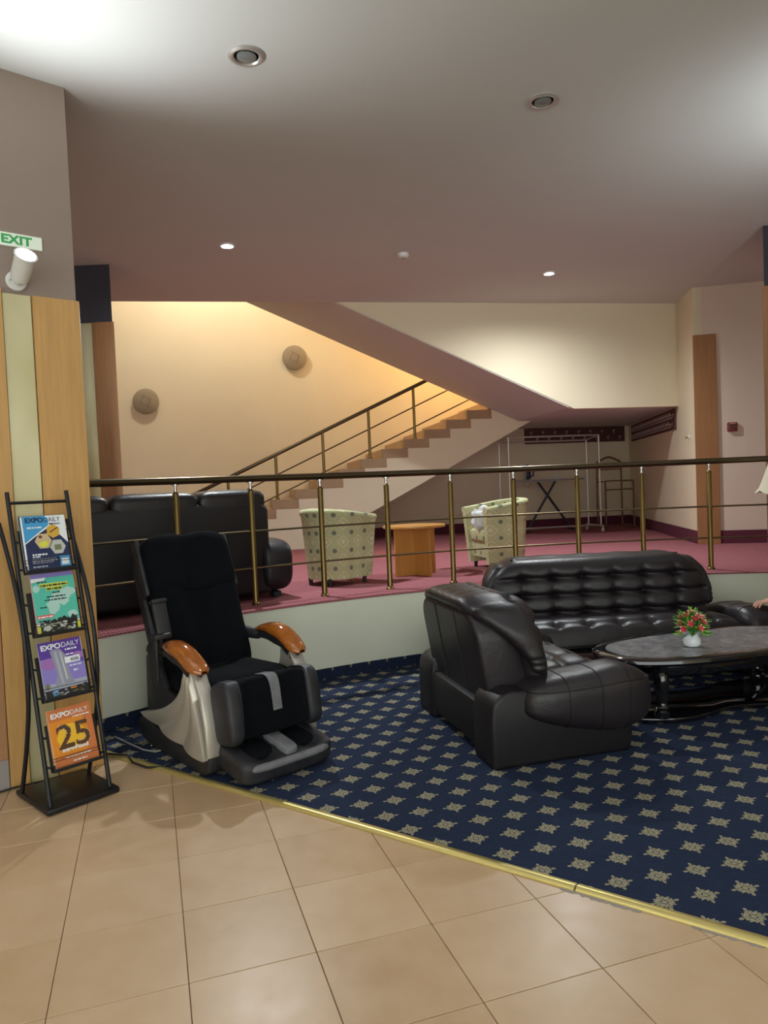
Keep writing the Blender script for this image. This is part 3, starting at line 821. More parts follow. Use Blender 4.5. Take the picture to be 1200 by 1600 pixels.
    g.obj('rolled_rim', 'leather', bc, 70)
    # --- tufted seat cushion
    sw = hw - 0.20
    sc_ = max(2, round(ncol * sw / bw)); cols, rows = sc_ * 10 + 1, 33
    def seat(u, v):
        s = 2 * u - 1; w = v
        x = -0.12 + (D / 2 + 0.16) * w
        e = max(0.0, 1 - abs(s) ** 10) ** 0.5 * max(0.0, 1 - max(0.0, (w - 0.66) / 0.34) ** 2.6) ** 0.5
        y = sw * s
        z = 0.29 + 0.17 * e - tuft(y / (2 * sw / sc_) + (0.5 if sc_ % 2 else 0), w * 3 + 0.5, 0.05) * e - 0.03 * (1 - w)
        return (x, y, z)
    def seatb(u, v):
        s = 2 * u - 1; return (-0.12 + (D / 2 + 0.16) * v, sw * s, 0.27 - 0.02 * (1 - abs(s) ** 8))
    g = G().grid(seat, cols, rows); g.grid(seatb, cols, 33)
    g.obj('seat_cushion', 'leather', t, 60)
    G().rbox((D / 2 - 0.03, 0, 0.20), (0.03, W - 0.40, 0.05), 0.006, 2).obj('seat_rail', 'seat_rail', t)
    for sx in (-D / 2 + 0.1, D / 2 - 0.1):
        for sy in (-hw + 0.12, hw - 0.12):
            G().lathe([(0.035, 0.0), (0.04, 0.03), (0.04, 0.045)], 12, Matrix.Translation((sx, sy, 0))).obj('foot', 'black_plastic', t)
    return t

ZL = 0.012
chair = thing('leather_armchair', 'dark brown leather armchair seen from behind, in front of the coffee table', 'armchair', (0.741, 4.337, ZL), math.atan2(0.27, 0.964))
leather_seat(chair, 1.19, 0.82, 0.47, 4, 4)
sofa = thing('leather_sofa', 'long tufted dark leather sofa against the platform wall', 'sofa', (1.67, 5.60, ZL), math.atan2(-1, 0.05))
leather_seat(sofa, 2.26, 0.86, 0.85, 7, 4, 0.09, 0.74)

# ================================================================ COFFEE TABLE
tb = thing('coffee_table', 'oval black gloss coffee table with grey stone inset', 'coffee table', (2.08, 4.63, ZL), math.atan2(0.28, 1))
def stadium(a, b, n=2.6, k=64):
    o = []
    for i in range(k):
        th = 2 * PI * i / k; c, s = math.cos(th), math.sin(th)
        o.append((a * math.copysign(abs(c) ** (2 / n), c), b * math.copysign(abs(s) ** (2 / n), s)))
    return o
TA, TB, TZ = 0.82, 0.36, 0.402
g = G(); vs = []
rings = [(0.93, TZ - 0.05), (0.985, TZ - 0.045), (1.0, TZ - 0.028), (0.995, TZ - 0.012), (0.975, TZ - 0.003), (0.93, TZ), (0.90, TZ - 0.001), (0.895, TZ - 0.004)]
o0 = stadium(TA, TB)
def ringpts(k, z):
    d = (1 - k) * TA
    return [(x * (1 - d / TA), y * (1 - d / TB * 0.82), z) for x, y in o0]
for k, z in rings: vs += ringpts(k, z)
n = len(o0); fs = []
for i in range(len(rings) - 1):
    for k in range(n): fs.append((i * n + k, i * n + (k + 1) % n, (i + 1) * n + (k + 1) % n, (i + 1) * n + k))
fs += [tuple(range(n)), tuple((len(rings) - 1) * n + k for k in range(n))]
g.add(vs, fs); g.obj('table_top', 'black_gloss', tb)
k_in = ringpts(0.896, 0)
G().prism([(x, y) for x, y, z in k_in], TZ - 0.0038, TZ - 0.0005).obj('stone_inset', 'table_stone', tb, 0)
G().prism([(x * 0.74, y * 0.70) for x, y in o0], TZ - 0.13, TZ - 0.05, bevel=0.01, seg=2).obj('apron', 'black_gloss', tb)
lg = [(0.045, 0.035), (0.048, 0.05), (0.046, 0.075), (0.036, 0.085), (0.042, 0.10), (0.032, 0.115), (0.030, 0.13), (0.040, 0.20), (0.046, 0.25), (0.040, 0.29), (0.030, 0.31), (0.036, 0.32), (0.036, 0.36)]
for sx in (-1, 1):
    for sy in (-1, 1):
        G().lathe(lg, 16, Matrix.Translation((sx * 0.545, sy * 0.215, 0))).obj('leg', 'black_gloss', tb)
sh = []
for i in range(72):
    th = 2 * PI * i / 72; c, s = math.cos(th), math.sin(th)
    x = 0.74 * math.copysign(abs(c) ** 0.7, c); y = 0.30 * math.copysign(abs(s) ** 0.7, s)
    y *= 1 - 0.36 * math.exp(-(x / 0.27) ** 2)
    sh.append((x, y))
G().prism(sh, 0.012, 0.036, bevel=0.006, seg=2).obj('lower_shelf', 'black_gloss', tb)
for sx in (-0.62, 0.62):
    for sy in (-0.2, 0.2): G().lathe([(0.03, 0.0), (0.03, 0.013)], 10, Matrix.Translation((sx * 0.9, sy, 0))).obj('foot', 'black_plastic', tb)

# ================================================================ FLOWER POT
pz = ZL + TZ
pot = thing('flower_pot', 'small white pot with red and pink artificial flowers on the coffee table', 'potted flowers', (1.895, 4.50, pz), 0)
prof = [(0.034, 0.0), (0.046, 0.006), (0.053, 0.025), (0.053, 0.042), (0.046, 0.058), (0.041, 0.064), (0.041, 0.072), (0.049, 0.084), (0.046, 0.084), (0.037, 0.074), (0.035, 0.070), (0.01, 0.068)]
def potf(u, v):
    i = v * (len(prof) - 1); a = int(min(i, len(prof) - 2)); fr_ = i - a
    r_ = prof[a][0] * (1 - fr_) + prof[a + 1][0] * fr_; z = prof[a][1] * (1 - fr_) + prof[a + 1][1] * fr_
    th = 2 * PI * u; w = 1 + 0.03 * math.sin(10 * th) * (1 if 0.5 < v < 0.85 else 0.15)
    return (r_ * math.cos(th) * w, r_ * math.sin(th) * w, z + (0.003 * math.sin(8 * th) if 0.55 < v < 0.8 else 0))
G().grid(potf, 48, 34, closeu=True).obj('pot', 'white_ceramic', pot, 50)
G().lathe([(0.037, 0.066), (0.037, 0.072), (0.005, 0.074)], 16).obj('soil', 'pot_soil', pot)
rnd = random.Random(11)
def leafmesh(name, L, wd, m):
    g = G(); n = 6
    for i in range(n + 1):
        a = i / n; w = wd * math.sin(PI * min(1, a * 0.93 + 0.06)) ** 0.8
        zz = 0.25 * L * a - 0.45 * L * a * a
        g.v += [(a * L, -w, zz - 0.002), (a * L, 0, zz + 0.002), (a * L, w, zz - 0.002)]
    for i in range(n):
        b = i * 3
        g.f += [(b, b + 1, b + 4, b + 3), (b + 1, b + 2, b + 5, b + 4)]; g.mi += [0, 0]
    return g.mesh(name, m, 60)
lm = [leafmesh('leaf', 0.062, 0.0085, 'leaf_green'), leafmesh('leaf', 0.056, 0.0075, 'leaf_light')]
fm = G(); fm.cur = 0
for k in range(5):
    a = 2 * PI * k / 5
    def pet(u, v, a=a):
        w = 0.010 * math.sin(PI * (0.12 + 0.8 * v)) * (2 * u - 1); l = 0.004 + 0.020 * v
        return (l * math.cos(a) - w * math.sin(a), l * math.sin(a) + w * math.cos(a), 0.010 * v * v + 0.004 * abs(2 * u - 1))
    fm.cur = 0; fm.grid(pet, 4, 4)
    def rim(u, v, a=a):
        vv = 0.72 + 0.34 * v
        w = 0.0098 * math.sin(PI * (0.12 + 0.8 * vv)) * (2 * u - 1); l = 0.004 + 0.020 * vv
        return (l * math.cos(a) - w * math.sin(a), l * math.sin(a) + w * math.cos(a), 0.010 * vv * vv + 0.004 * abs(2 * u - 1) + 0.0008)
    fm.cur = 1; fm.grid(rim, 4, 3)
fm.cur = 2; fm.lathe([(0.004, 0.0), (0.005, 0.006), (0.001, 0.009)], 8)
flower_me = fm.mesh('flower', ['petal_red', 'petal_pink', 'petal_red'], 60)
stems = G()
def dome_pt(az, el, r_=1.0):
    return Vector((0.082 * r_ * math.cos(az) * math.cos(el), 0.082 * r_ * math.sin(az) * math.cos(el), 0.115 + 0.098 * r_ * math.sin(el)))
for i in range(120):
    az = rnd.uniform(0, 2 * PI); el = rnd.uniform(-0.55, 1.4); p = dome_pt(az, el, rnd.uniform(0.45, 0.85))
    o = link('leaf', lm[i % 2], pot); o.location = p
    dr = Vector((math.cos(az) * math.cos(el), math.sin(az) * math.cos(el), max(-0.1, math.sin(el)) + 0.2))
    o.rotation_euler = dr.to_track_quat('X', 'Z').to_euler(); o.rotation_euler.rotate_axis('X', rnd.uniform(-0.8, 0.8))
fl_spots = [(-1.9, 1.35), (-2.6, 0.95), (-1.2, 0.9), (-0.5, 0.8), (-2.9, 0.35), (-2.0, 0.40), (-2.5, 0.05), (-1.35, 0.15), (-0.9, 0.5), (-0.35, 0.35), (-0.15, -0.1), (0.6, 0.8), (1.6, 0.9), (2.6, 0.8), (2.0, 0.3), (1.0, 0.3), (-3.1, 0.8), (-1.6, 0.75)]
for az, el in fl_spots:
    p = dome_pt(az, el, 1.02)
    o = link('flower', flower_me, pot); o.location = p
    dr = (p - Vector((0, 0, 0.10))).normalized(); o.rotation_euler = dr.to_track_quat('Z', 'Y').to_euler()
    stems.tube([(0, 0, 0.07), p * 0.5 + Vector((0, 0, 0.05)), p], 0.0015, 5)
for az in [i * 0.7 for i in range(9)]:
    stems.tube([(0, 0, 0.07), dome_pt(az, 0.3, 0.4), dome_pt(az, 0.5, 0.8)], 0.0016, 5)
stems.obj('stems', 'leaf_green', pot)

# ================================================================ MASSAGE CHAIR (local x forward, y left)
mc = thing('massage_chair', 'black massage chair with silver sides and glossy wooden armrests', 'massage chair', (-0.979, 4.225, ZL), math.atan2(-0.75, 0.66))
HW = 0.29
for s in (-1, 1):
    # black lower runner
    Mp = Matrix.Translation((0, s * HW, 0)) @ Matrix.Rotation(PI / 2, 4, 'X')
    run = [(-0.50, 0.10), (-0.44, 0.03), (-0.30, 0.0), (0.34, 0.0), (0.40, 0.03), (0.41, 0.11), (0.36, 0.12), (0.10, 0.10), (-0.20, 0.13), (-0.42, 0.185)]
    G().prism(run, -0.045, 0.045, Mp, bevel=0.012, seg=2).obj('base_runner', 'black_plastic', mc)
    # silver sail-shaped side shell with flowing ribs
    topx0, topx1 = 0.17, 0.27
    def edge_back(z):
        a = (z - 0.10) / 0.44
        return -0.44 + 0.60 * (1 - (1 - a) ** 2.2) if a < 1 else 0.16
    def edge_front(z):
        a = (z - 0.10) / 0.44
        return 0.395 - 0.115 * a ** 1.3
    def shell(u, v, s=s):
        z = 0.10 + 0.44 * v
        x0, x1 = edge_back(z), edge_front(z)
        x = x0 + (x1 - x0) * u
        zz = z + (1 - v) ** 2 * 0.085 * (1 - u) ** 1.5
        rib = 0.030 * abs(math.sin(PI * (u * 2.6 + 0.25))) ** 0.8 + 0.010 * u
        fade = min(1, (1 - v) * 5 + 0.35)
        y = s * (HW + 0.046 + rib * fade * (1 - 0.3 * (1 - u)) - 0.012 * (1 - u))
        return (x, y, zz)
    def shellin(u, v, s=s):
        p = shell(u, v); return (p[0], s * (HW + 0.0), p[2])
    g = G().grid(shell, 49, 25); g.grid(shellin, 49, 25)
    # close the rims
    nu, nv = 49, 25; N = nu * nv
    for j in range(nv - 1):
        for i_ in (0, nu - 1): g.f.append((j * nu + i_, (j + 1) * nu + i_, N + (j + 1) * nu + i_, N + j * nu + i_)); g.mi.append(0)
    for i_ in range(nu - 1):
        for j in (0, nv - 1): g.f.append((j * nu + i_, j * nu + i_ + 1, N + j * nu + i_ + 1, N + j * nu + i_)); g.mi.append(0)
    sh_ = g.obj('side_shell', 'silver', mc, 50)
    # front facing silver strip
    prof = [(0.405, 0.115), (0.428, 0.115), (0.412, 0.28), (0.375, 0.43), (0.325, 0.50), (0.30, 0.545), (0.27, 0.545), (0.335, 0.45), (0.385, 0.28)]
    Mq = Matrix.Translation((0, s * (HW + 0.018), 0)) @ Matrix.Rotation(PI / 2, 4, 'X')
    G().prism(prof, -0.04, 0.04, Mq, bevel=0.01, seg=2).obj('front_strip', 'silver', mc)
    # inner upper frame behind shell
    prof = [(-0.44, 0.16), (-0.30, 0.13), (0.0, 0.12), (0.20, 0.14), (0.16, 0.33), (0.0, 0.34), (-0.16, 0.36), (-0.26, 0.48), (-0.36, 0.56), (-0.42, 0.52)]
    Mq = Matrix.Translation((0, s * (HW - 0.015), 0)) @ Matrix.Rotation(PI / 2, 4, 'X')
    G().prism(prof, -0.02, 0.02, Mq, bevel=0.008, seg=2).obj('side_frame', 'black_plastic', mc)
    # armrest: black underside and glossy wooden cap curving down to the front
    ya = s * (HW + 0.02)
    def armp(a): return Vector((-0.14 + 0.50 * a, ya + s * 0.012 * math.sin(PI * a), 0.592 + 0.050 * math.sin(PI * min(1.0, a * 0.95 + 0.18)) - 0.075 * max(0, a - 0.62) ** 1.3 * 2.2))
    pa = [armp(i / 20) for i in range(21)]
    wr = [0.012 + 0.047 * min(1, (i / 20) / 0.45) ** 0.8 * (1 if i < 17 else (1 - ((i - 16) / 4.03) ** 2) ** 0.5) for i in range(21)]
    def capf(u, v, pa=pa, wr=wr):
        k = int(round(v * 20)); th = PI * (u * 1.16 - 0.08); p = pa[k]
        return (p.x, p.y + wr[k] * 1.05 * math.cos(th), p.z + wr[k] * 0.80 * math.sin(th))
    g = G().grid(capf, 17, 21); N0 = 17
    for k in range(20): g.f.append((k * N0, k * N0 + N0 - 1, (k + 1) * N0 + N0 - 1, (k + 1) * N0)); g.mi.append(0)
    ar = g.obj('armrest', 'arm_wood', mc, 60)
    low = [p + Vector((0.0, 0, -0.036)) for p in pa[1:17]]
    G().tube(low, [max(0.02, w * 0.86) for w in wr[1:17]], 12).obj('armrest_underside', 'black_plastic', ar)
    G().tube([(0.285, ya, 0.50), (0.28, ya, 0.56), (0.27, ya, 0.59)], 0.032, 12).obj('arm_support', 'black_plastic', mc)
# rear hinge tube of the near arm
G().tube([(-0.30, -HW - 0.02, 0.585), (-0.28, -HW - 0.02, 0.588), (-0.12, -HW - 0.025, 0.595), (-0.10, -HW - 0.025, 0.595)], [0.02, 0.038, 0.036, 0.02], 14).obj('arm_hinge', 'black_plastic', mc)
G().tube([(-0.30, HW + 0.02, 0.585), (-0.28, HW + 0.02, 0.588), (-0.12, HW + 0.025, 0.595), (-0.10, HW + 0.025, 0.595)], [0.02, 0.038, 0.036, 0.02], 14).obj('arm_hinge', 'black_plastic', mc)
# remote control on its holder at the near arm
rh = G(); rh.tube([(-0.10, -HW - 0.03, 0.60), (-0.08, -HW - 0.055, 0.64), (-0.07, -HW - 0.055, 0.69)], 0.012, 10)
rh.rbox((-0.07, -HW - 0.055, 0.695), (0.07, 0.10, 0.03), 0.008, 2)
rh.rbox((-0.075, -HW - 0.09, 0.56), (0.045, 0.018, 0.24), 0.006, 2)
rho = rh.obj('remote_holder', 'black_plastic', mc)
Mr = Matrix.Translation((-0.115, -HW - 0.03, 0.79)) @ Matrix.Rotation(-0.35, 4, 'Y')
G().rbox((0, 0, 0), (0.028, 0.085, 0.20), 0.010, 2, Mr).obj('remote_control', 'black_plastic', rho)
G().rbox((0.0, 0, 0.095), (0.05, 0.092, 0.022), 0.006, 2, Mr).obj('remote_top', 'worn_vinyl', rho)
# seat: fabric pad
def sb(p):
    x, y, z = p
    z2 = z * (0.85 + 0.15 * x)
    if z > 0: z2 += 0.10 * math.sin(5 * y + 2) * 0.25 - 0.12 * math.exp(-(y / 0.5) ** 2) * (0.5 - 0.5 * x)
    return Vector((x, y, z2))
G().superq((0.06, 0, 0.40), (0.60, 0.53, 0.19), 0.45, 0.30, 60, 22, sb).obj('seat_pad', 'black_fabric', mc, 60)
G().rbox((0.02, 0, 0.22), (0.58, 0.50, 0.22), 0.03, 2).obj('seat_body', 'black_plastic', mc)
# backrest: reclined fabric pad, with a slim rear shell and head cover
RC = math.radians(24)
Mb = Matrix.Translation((-0.195, 0.02, 0.36)) @ Matrix.Rotation(-RC, 4, 'Y')
def backpad(p):
    x, y, z = p
    w = 1.0 - 0.10 * max(0, z) ** 2 + 0.03 * math.sin(3.0 * z)
    hol = 0.0
    if x > 0:
        hol = -0.55 * math.exp(-(y / 0.14) ** 2) * (0.4 + 0.6 * math.exp(-((z + 0.1) / 0.6) ** 2))
        hol += 0.12 * math.exp(-((abs(y) - 0.55) / 0.22) ** 2)
        hol += 0.05 * math.sin(7 * z + 3 * y) * math.sin(5 * y)
    return Vector((x + hol * abs(x), y * w, z))
g = G().superq((0, 0, 0), (0.20, 0.55, 0.94), 0.34, 0.34, 72, 44, backpad)
g2 = G(); g2.add([Mb @ (Vector(v) + Vector((0.02, 0, 0.44))) for v in g.v], g.f)
g2.obj('back_pad', 'black_fabric', mc, 60)
g = G().superq((0, 0, 0), (0.10, 0.59, 0.97), 0.30, 0.30, 60, 30)
g2 = G(); g2.add([Mb @ (Vector(v) + Vector((-0.085, 0, 0.42))) for v in g.v], g.f)
bsh = g2.obj('back_shell', 'worn_vinyl', mc, 60)
def headp(p):
    x, y, z = p
    if x > 0: x -= 0.42 * math.exp(-(y / 0.13) ** 2) - 0.06 * math.sin(4 * y + 1)
    z += 0.05 * math.cos(PI * y) * (1 if z < 0 else -0.3)
    return Vector((x, y, z))
g = G().superq((0, 0, 0), (0.20, 0.575, 0.40), 0.42, 0.36, 64, 30, headp)
g2 = G(); g2.add([Mb @ (Vector(v) + Vector((0.045, 0, 0.725))) for v in g.v], g.f)
g2.obj('head_cover', 'black_fabric', mc, 60)
for s in (-1, 1):
    g = G(); g.rbox((0.02, s * 0.298, 0.73), (0.09, 0.03, 0.36), 0.014, 2, Mb); g.obj('side_wing', 'worn_vinyl', bsh)
# leg rest: rounded block hanging from the seat front, with two calf channels and grey worn patches
Ml = Matrix.Translation((0.405, 0, 0.475)) @ Matrix.Rotation(-0.16, 4, 'Y')
def legp(p):
    x, y, z = p
    ch = 0.0
    if x > 0:
        ch = 0.42 * (math.exp(-((y - 0.47) / 0.20) ** 2) + math.exp(-((y + 0.47) / 0.20) ** 2)) * min(1.0, (1 - abs(z)) * 3 + 0.3)
        x -= ch
    return Vector((x, y, z))
def put(g, M, off): 
    r = G(); r.add([M @ (Vector(v) + Vector(off)) for v in g.v], g.f); return r
put(G().superq((0, 0, 0), (0.20, 0.54, 0.31), 0.46, 0.26, 88, 28, legp), Ml, (0.03, 0, -0.14)).obj('leg_rest', 'black_fabric', mc, 60)
for (y0, w, mm) in ((0.0, 0.075, 'grey_patch'), (0.235, 0.055, 'grey_patch'), (-0.232, 0.070, 'worn_vinyl')):
    def band(u, v, y0=y0, w=w):
        th = -0.35 + (PI * 0.78) * v     # over the top to the front
        a = PI / 2 + 0.5 - th
        z = math.copysign(abs(math.sin(a)) ** 0.46, math.sin(a)); x = math.copysign(abs(math.cos(a)) ** 0.46, math.cos(a))
        return Ml @ (Vector((x * 0.105, y0 + w * (u - 0.5) * (1 - 0.25 * v), z * 0.160)) + Vector((0.03, 0, -0.14)))
    G().grid(band, 7, 18).obj('worn_patch', mm, mc, 60)
for s in (-1, 1):
    put(G().superq((0, 0, 0), (0.215, 0.10, 0.325), 0.50, 0.5, 36, 20), Ml, (0.035, s * 0.245, -0.145)).obj('leg_rest_side', 'worn_vinyl', mc, 60)
# foot unit on the floor
Mf = Matrix.Translation((0.505, 0, 0.093)) @ Matrix.Rotation(0.15, 4, 'Y')
def footp(p):
    x, y, z = p
    if z > 0:
        z *= 1 - 0.16 * x
        z -= 0.55 * (math.exp(-((y - 0.46) / 0.21) ** 2) + math.exp(-((y + 0.46) / 0.21) ** 2)) * min(1, max(0, (1 - abs(x)) * 2.5)) * 0.9
    return Vector((x, y, z))
put(G().superq((0, 0, 0), (0.36, 0.57, 0.15), 0.40, 0.30, 88, 24, footp), Mf, (0, 0, 0)).obj('foot_unit', 'worn_vinyl', mc, 60)
for s in (-1, 1):
    put(G().superq((0, 0, 0), (0.25, 0.19, 0.07), 0.5, 0.5, 30, 14), Mf, (-0.02, s * 0.132, 0.030)).obj('foot_well', 'black_fabric', mc, 60)
put(G().superq((0, 0, 0), (0.30, 0.085, 0.05), 0.4, 0.4, 30, 14), Mf, (0.025, 0, 0.068)).obj('worn_patch', 'grey_patch', mc, 60)
def lip(u, v):
    th = PI * (0.5 - v); y = 0.29 * math.sin(th) if abs(math.sin(th)) < 2 else 0
    yy = 0.262 * (1 - 2 * v); x = 0.182 - 0.055 * abs(2 * v - 1) ** 5
    a = 2 * PI * u
    return Mf @ Vector((x + 0.022 * math.cos(a), yy, 0.03 + 0.020 * math.sin(a) - 0.012 * abs(2 * v - 1) ** 5))
G().grid(lip, 12, 40, closeu=True).obj('worn_rim', 'grey_patch', mc, 60)
g = G().rbox((0.46, 0, 0.03), (0.24, 0.46, 0.06), 0.012, 2); g.obj('foot_base', 'black_plastic', mc)

# ================================================================ MAGAZINE RACK (local x forward, y left)
RKO = Vector((-1.665, 3.625, 0.0)); RKA = math.atan2(-0.69, 0.73)
rk = thing('magazine_rack', 'black metal magazine rack standing on the tiles by the column', 'magazine rack', RKO, RKA)
G().rbox((0, 0, 0.020), (0.40, 0.36, 0.028), 0.008, 2).obj('base_plate', 'black_metal', rk)
for sx in (-0.15, 0.15):
    for sy in (-0.14, 0.14): G().lathe([(0.015, 0.0), (0.015, 0.008)], 10, Matrix.Translation((sx, sy, 0))).obj('foot', 'black_plastic', rk)
LX0, LZ0, LX1, LZ1 = 0.155, 0.03, -0.165, 1.545
def ladder(z): return LX0 + (LX1 - LX0) * (z - LZ0) / (LZ1 - LZ0)
RY = 0.148
for s in (-1, 1):
    G().tube([(ladder(z), s * RY, z) for z in (LZ0, 0.5, 1.0, LZ1)], 0.011, 10).obj('upright', 'black_metal', rk)
    bow = []
    for i in range(25):
        a = i / 24; z = 0.03 + 1.36 * a
        x = -0.135 + 0.20 * math.sin(PI * a * 0.92) - 0.145 * a ** 2.2
        bow.append((x, s * (RY + 0.024), z))
    G().tube(bow, 0.011, 10).obj('bow', 'black_metal', rk)
for z in (1.49,):
    G().tube([(ladder(z), -RY, z), (ladder(z), RY, z)], 0.008, 8).obj('cross_bar', 'black_metal', rk)
# four trays
lean_a = math.atan2(LX0 - LX1, LZ1 - LZ0)
def tray_matrix(z, extra):
    # local: x to the reader's right (-y), y up the slope, z out
    base = Vector((ladder(z) + 0.022, 0, z))
    a = lean_a + extra
    up = Vector((-math.sin(a), 0, math.cos(a))); right = Vector((0, 1, 0)); out = Vector((math.cos(a), 0, math.sin(a)))
    return Matrix(((right.x, up.x, out.x, base.x), (right.y, up.y, out.y, base.y), (right.z, up.z, out.z, base.z), (0, 0, 0, 1)))
TRAYS = [(1.138, 0.02), (0.828, 0.02), (0.515, 0.06), (0.190, 0.05)]
TM = []
for z, ex_a in TRAYS:
    M = tray_matrix(z, ex_a); TM.append(M)
    tr_ = G(); tr_.prism([(-0.125, 0.0), (0.125, 0.0), (0.125, 0.22), (-0.125, 0.22)], -0.016, -0.012, M)
    tro = tr_.obj('tray_back', 'black_metal', rk)
    g = G()
    g.tube([M @ Vector((-0.125, 0.0, 0.0)), M @ Vector((-0.125, 0.0, 0.034)), M @ Vector((-0.125, 0.03, 0.038))], 0.005, 8)
    g.tube([M @ Vector((0.125, 0.0, 0.0)), M @ Vector((0.125, 0.0, 0.034)), M @ Vector((0.125, 0.03, 0.038))], 0.005, 8)
    g.prism([(-0.125, -0.006), (0.125, -0.006), (0.125, 0.010), (-0.125, 0.010)], 0.033, 0.037, M)
    g.prism([(-0.125, -0.006), (0.125, -0.006), (0.125, -0.002), (-0.125, -0.002)], -0.014, 0.037, M)
    g.obj('tray_ledge', 'black_metal', tro)
    for h in (0.045, 0.058):
        G().tube([M @ Vector((-0.13, h, 0.0)), M @ Vector((-0.128, h, 0.036)), M @ Vector((0.128, h, 0.036)), M @ Vector((0.13, h, 0.0))], 0.0016, 6).obj('retaining_wire', 'black_metal', tro)
    for s in (-1, 1):
        G().tube([M @ Vector((s * 0.122, 0.16, -0.012)), (ladder(z + 0.16), s * RY, z + 0.16)], 0.006, 6).obj('bracket', 'black_metal', tro)
        G().tube([M @ Vector((s * 0.122, 0.02, -0.010)), (ladder(z + 0.02), s * RY, z + 0.02)], 0.006, 6).obj('bracket', 'black_metal', tro)
WR = Matrix.Translation(RKO) @ Matrix.Rotation(RKA, 4, 'Z')
# ---- print colours
for nm, c in (('p_sky', (66, 158, 214)), ('p_white', (232, 238, 242)), ('p_navy', (34, 44, 84)), ('p_ink', (22, 40, 74)), ('p_grey', (170, 176, 190)), ('p_amber', (214, 168, 60)), ('p_tan', (206, 182, 140)), ('p_silver', (190, 194, 186)),
              ('p_teal', (86, 192, 172)), ('p_land', (176, 214, 206)), ('p_yellow', (216, 220, 70)), ('p_rose', (222, 96, 92)), ('p_dark', (38, 42, 44)), ('p_moss', (120, 126, 96)), ('p_stone', (200, 204, 196)),
              ('p_violet', (92, 58, 160)), ('p_lilac', (140, 128, 204)), ('p_mauve', (160, 112, 184)), ('p_tower', (148, 150, 172)), ('p_orange', (226, 140, 40)), ('p_rust', (206, 118, 66)), ('p_gold', (240, 190, 50)), ('p_brown', (86, 58, 40)), ('p_sand', (230, 190, 140))):
    mat(nm, srgb(*c), 0.32)
MW, MH, MT = 0.212, 0.285, 0.005
def magazine(tier, k, label, cover, pages='paper', dx=0.0, dy=0.0, rot=0.0):
    M = WR @ TM[tier] @ Matrix.Translation((dx, 0.001 + dy, -0.010 + k * (MT + 0.0012))) @ Matrix.Rotation(rot, 4, 'Z')
    loc_ = M @ Vector((0, 0, 0))
    t = thing('magazine', label, 'magazine', loc_, 0, 'magazines in the rack')
    L = Matrix.Translation(-loc_) @ M
    G().prism([(-MW / 2, 0), (MW / 2, 0), (MW / 2, MH), (-MW / 2, MH)], 0.0, MT - 0.0006, L).obj('pages', pages, t, 0)
    g = G(); g.prism([(-MW / 2, 0), (MW / 2, 0), (MW / 2, MH), (-MW / 2, MH)], MT - 0.0006, MT, L); g.obj('cover', cover, t, 0)
    return t, L @ Matrix.Translation((-MW / 2, 0, MT))
def U(p): return [(x * MW, y * MH) for x, y in p]
def hexa(cx, cy, r, rot=0.0): return [(cx + r * math.cos(rot + i * PI / 3), cy + r * 0.76 * math.sin(rot + i * PI / 3)) for i in range(6)]
def blob(cx, cy, rx, ry, n, j, rnd): return [(cx + rx * math.cos(2 * PI * i / n) * (1 + j * (rnd.random() - 0.5)), cy + ry * math.sin(2 * PI * i / n) * (1 + j * (rnd.random() - 0.5))) for i in range(n)]
def art(t, L, items):
    names = []; g = G()
    for i, (m_, poly) in enumerate(items):
        if m_ not in names: names.append(m_)
        g.cur = names.index(m_); g.flat(U(poly), 0.00008 + 0.00004 * i, L)
    return g.obj('cover_picture', names, t, 0)
def words(t, L, m_, rows):
    g = G(); wr_ = random.Random(len(rows) * 7 + 1)
    for (txt, x, y, size, width, bold) in [r for r in rows if r[0] == '~']:   # lines of print too small to read
        a = x
        while a < x + width - 0.02:
            w = min(wr_.uniform(0.03, 0.11), x + width - a)
            g.flat([(a * MW, y * MH), ((a + w) * MW, y * MH), ((a + w) * MW, (y + size * 0.55) * MH), (a * MW, (y + size * 0.55) * MH)], 0.0022, L)
            a += w + 0.018
    if g.v:
        o = g.obj('small_print', m_, t, 0); o['kind'] = 'stuff'
    for (txt, x, y, size, width, bold) in [r for r in rows if r[0] != '~']:
        g = G(); put_text(g, txt, x * MW, y * MH, size * MH, 0.0022, L, width * MW if width else None, bold)
        g.obj('lettering', m_, t, 0)
rnd = random.Random(5)
bl = lambda x0, y0, x1, y1: [(x0, y0), (x1, y0), (x1, y1), (x0, y1)]
# tier 0 -- blue and white cover
magazine(0, 1, 'dark-backed magazine behind the blue and white one in the top tray', 'p_navy', dx=-0.012, dy=0.004)
magazine(0, 2, 'second magazine behind the blue and white one in the top tray', 'p_white', dx=-0.006)
t, L = magazine(0, 3, 'blue and white magazine with honeycomb pictures in the top tray', 'p_navy')
art(t, L, [('p_white', [(0.0, 0.50), (0.35, 0.68), (0.62, 0.80), (0.80, 0.66), (1.0, 0.48), (1, 1), (0, 1)]), ('p_sky', [(0, 0.52), (0.34, 0.70), (0.58, 0.82), (0.60, 0.88), (0.57, 0.95), (0.52, 1.0), (0, 1)]),
           ('p_tan', hexa(0.42, 0.54, 0.20)), ('p_amber', hexa(0.68, 0.71, 0.17, 0.4)), ('p_silver', hexa(0.74, 0.42, 0.19)),
           ('p_yellow', blob(0.42, 0.48, 0.10, 0.055, 9, 0.4, rnd)), ('p_brown', blob(0.36, 0.62, 0.05, 0.03, 7, 0.4, rnd)), ('p_brown', [(0.60, 0.68), (0.80, 0.76), (0.79, 0.78), (0.59, 0.70)]), ('p_moss', bl(0.66, 0.36, 0.82, 0.46)),
           ('p_sky', bl(0.74, 0.06, 0.99, 0.245)), ('p_white', bl(0.78, 0.09, 0.95, 0.215))])
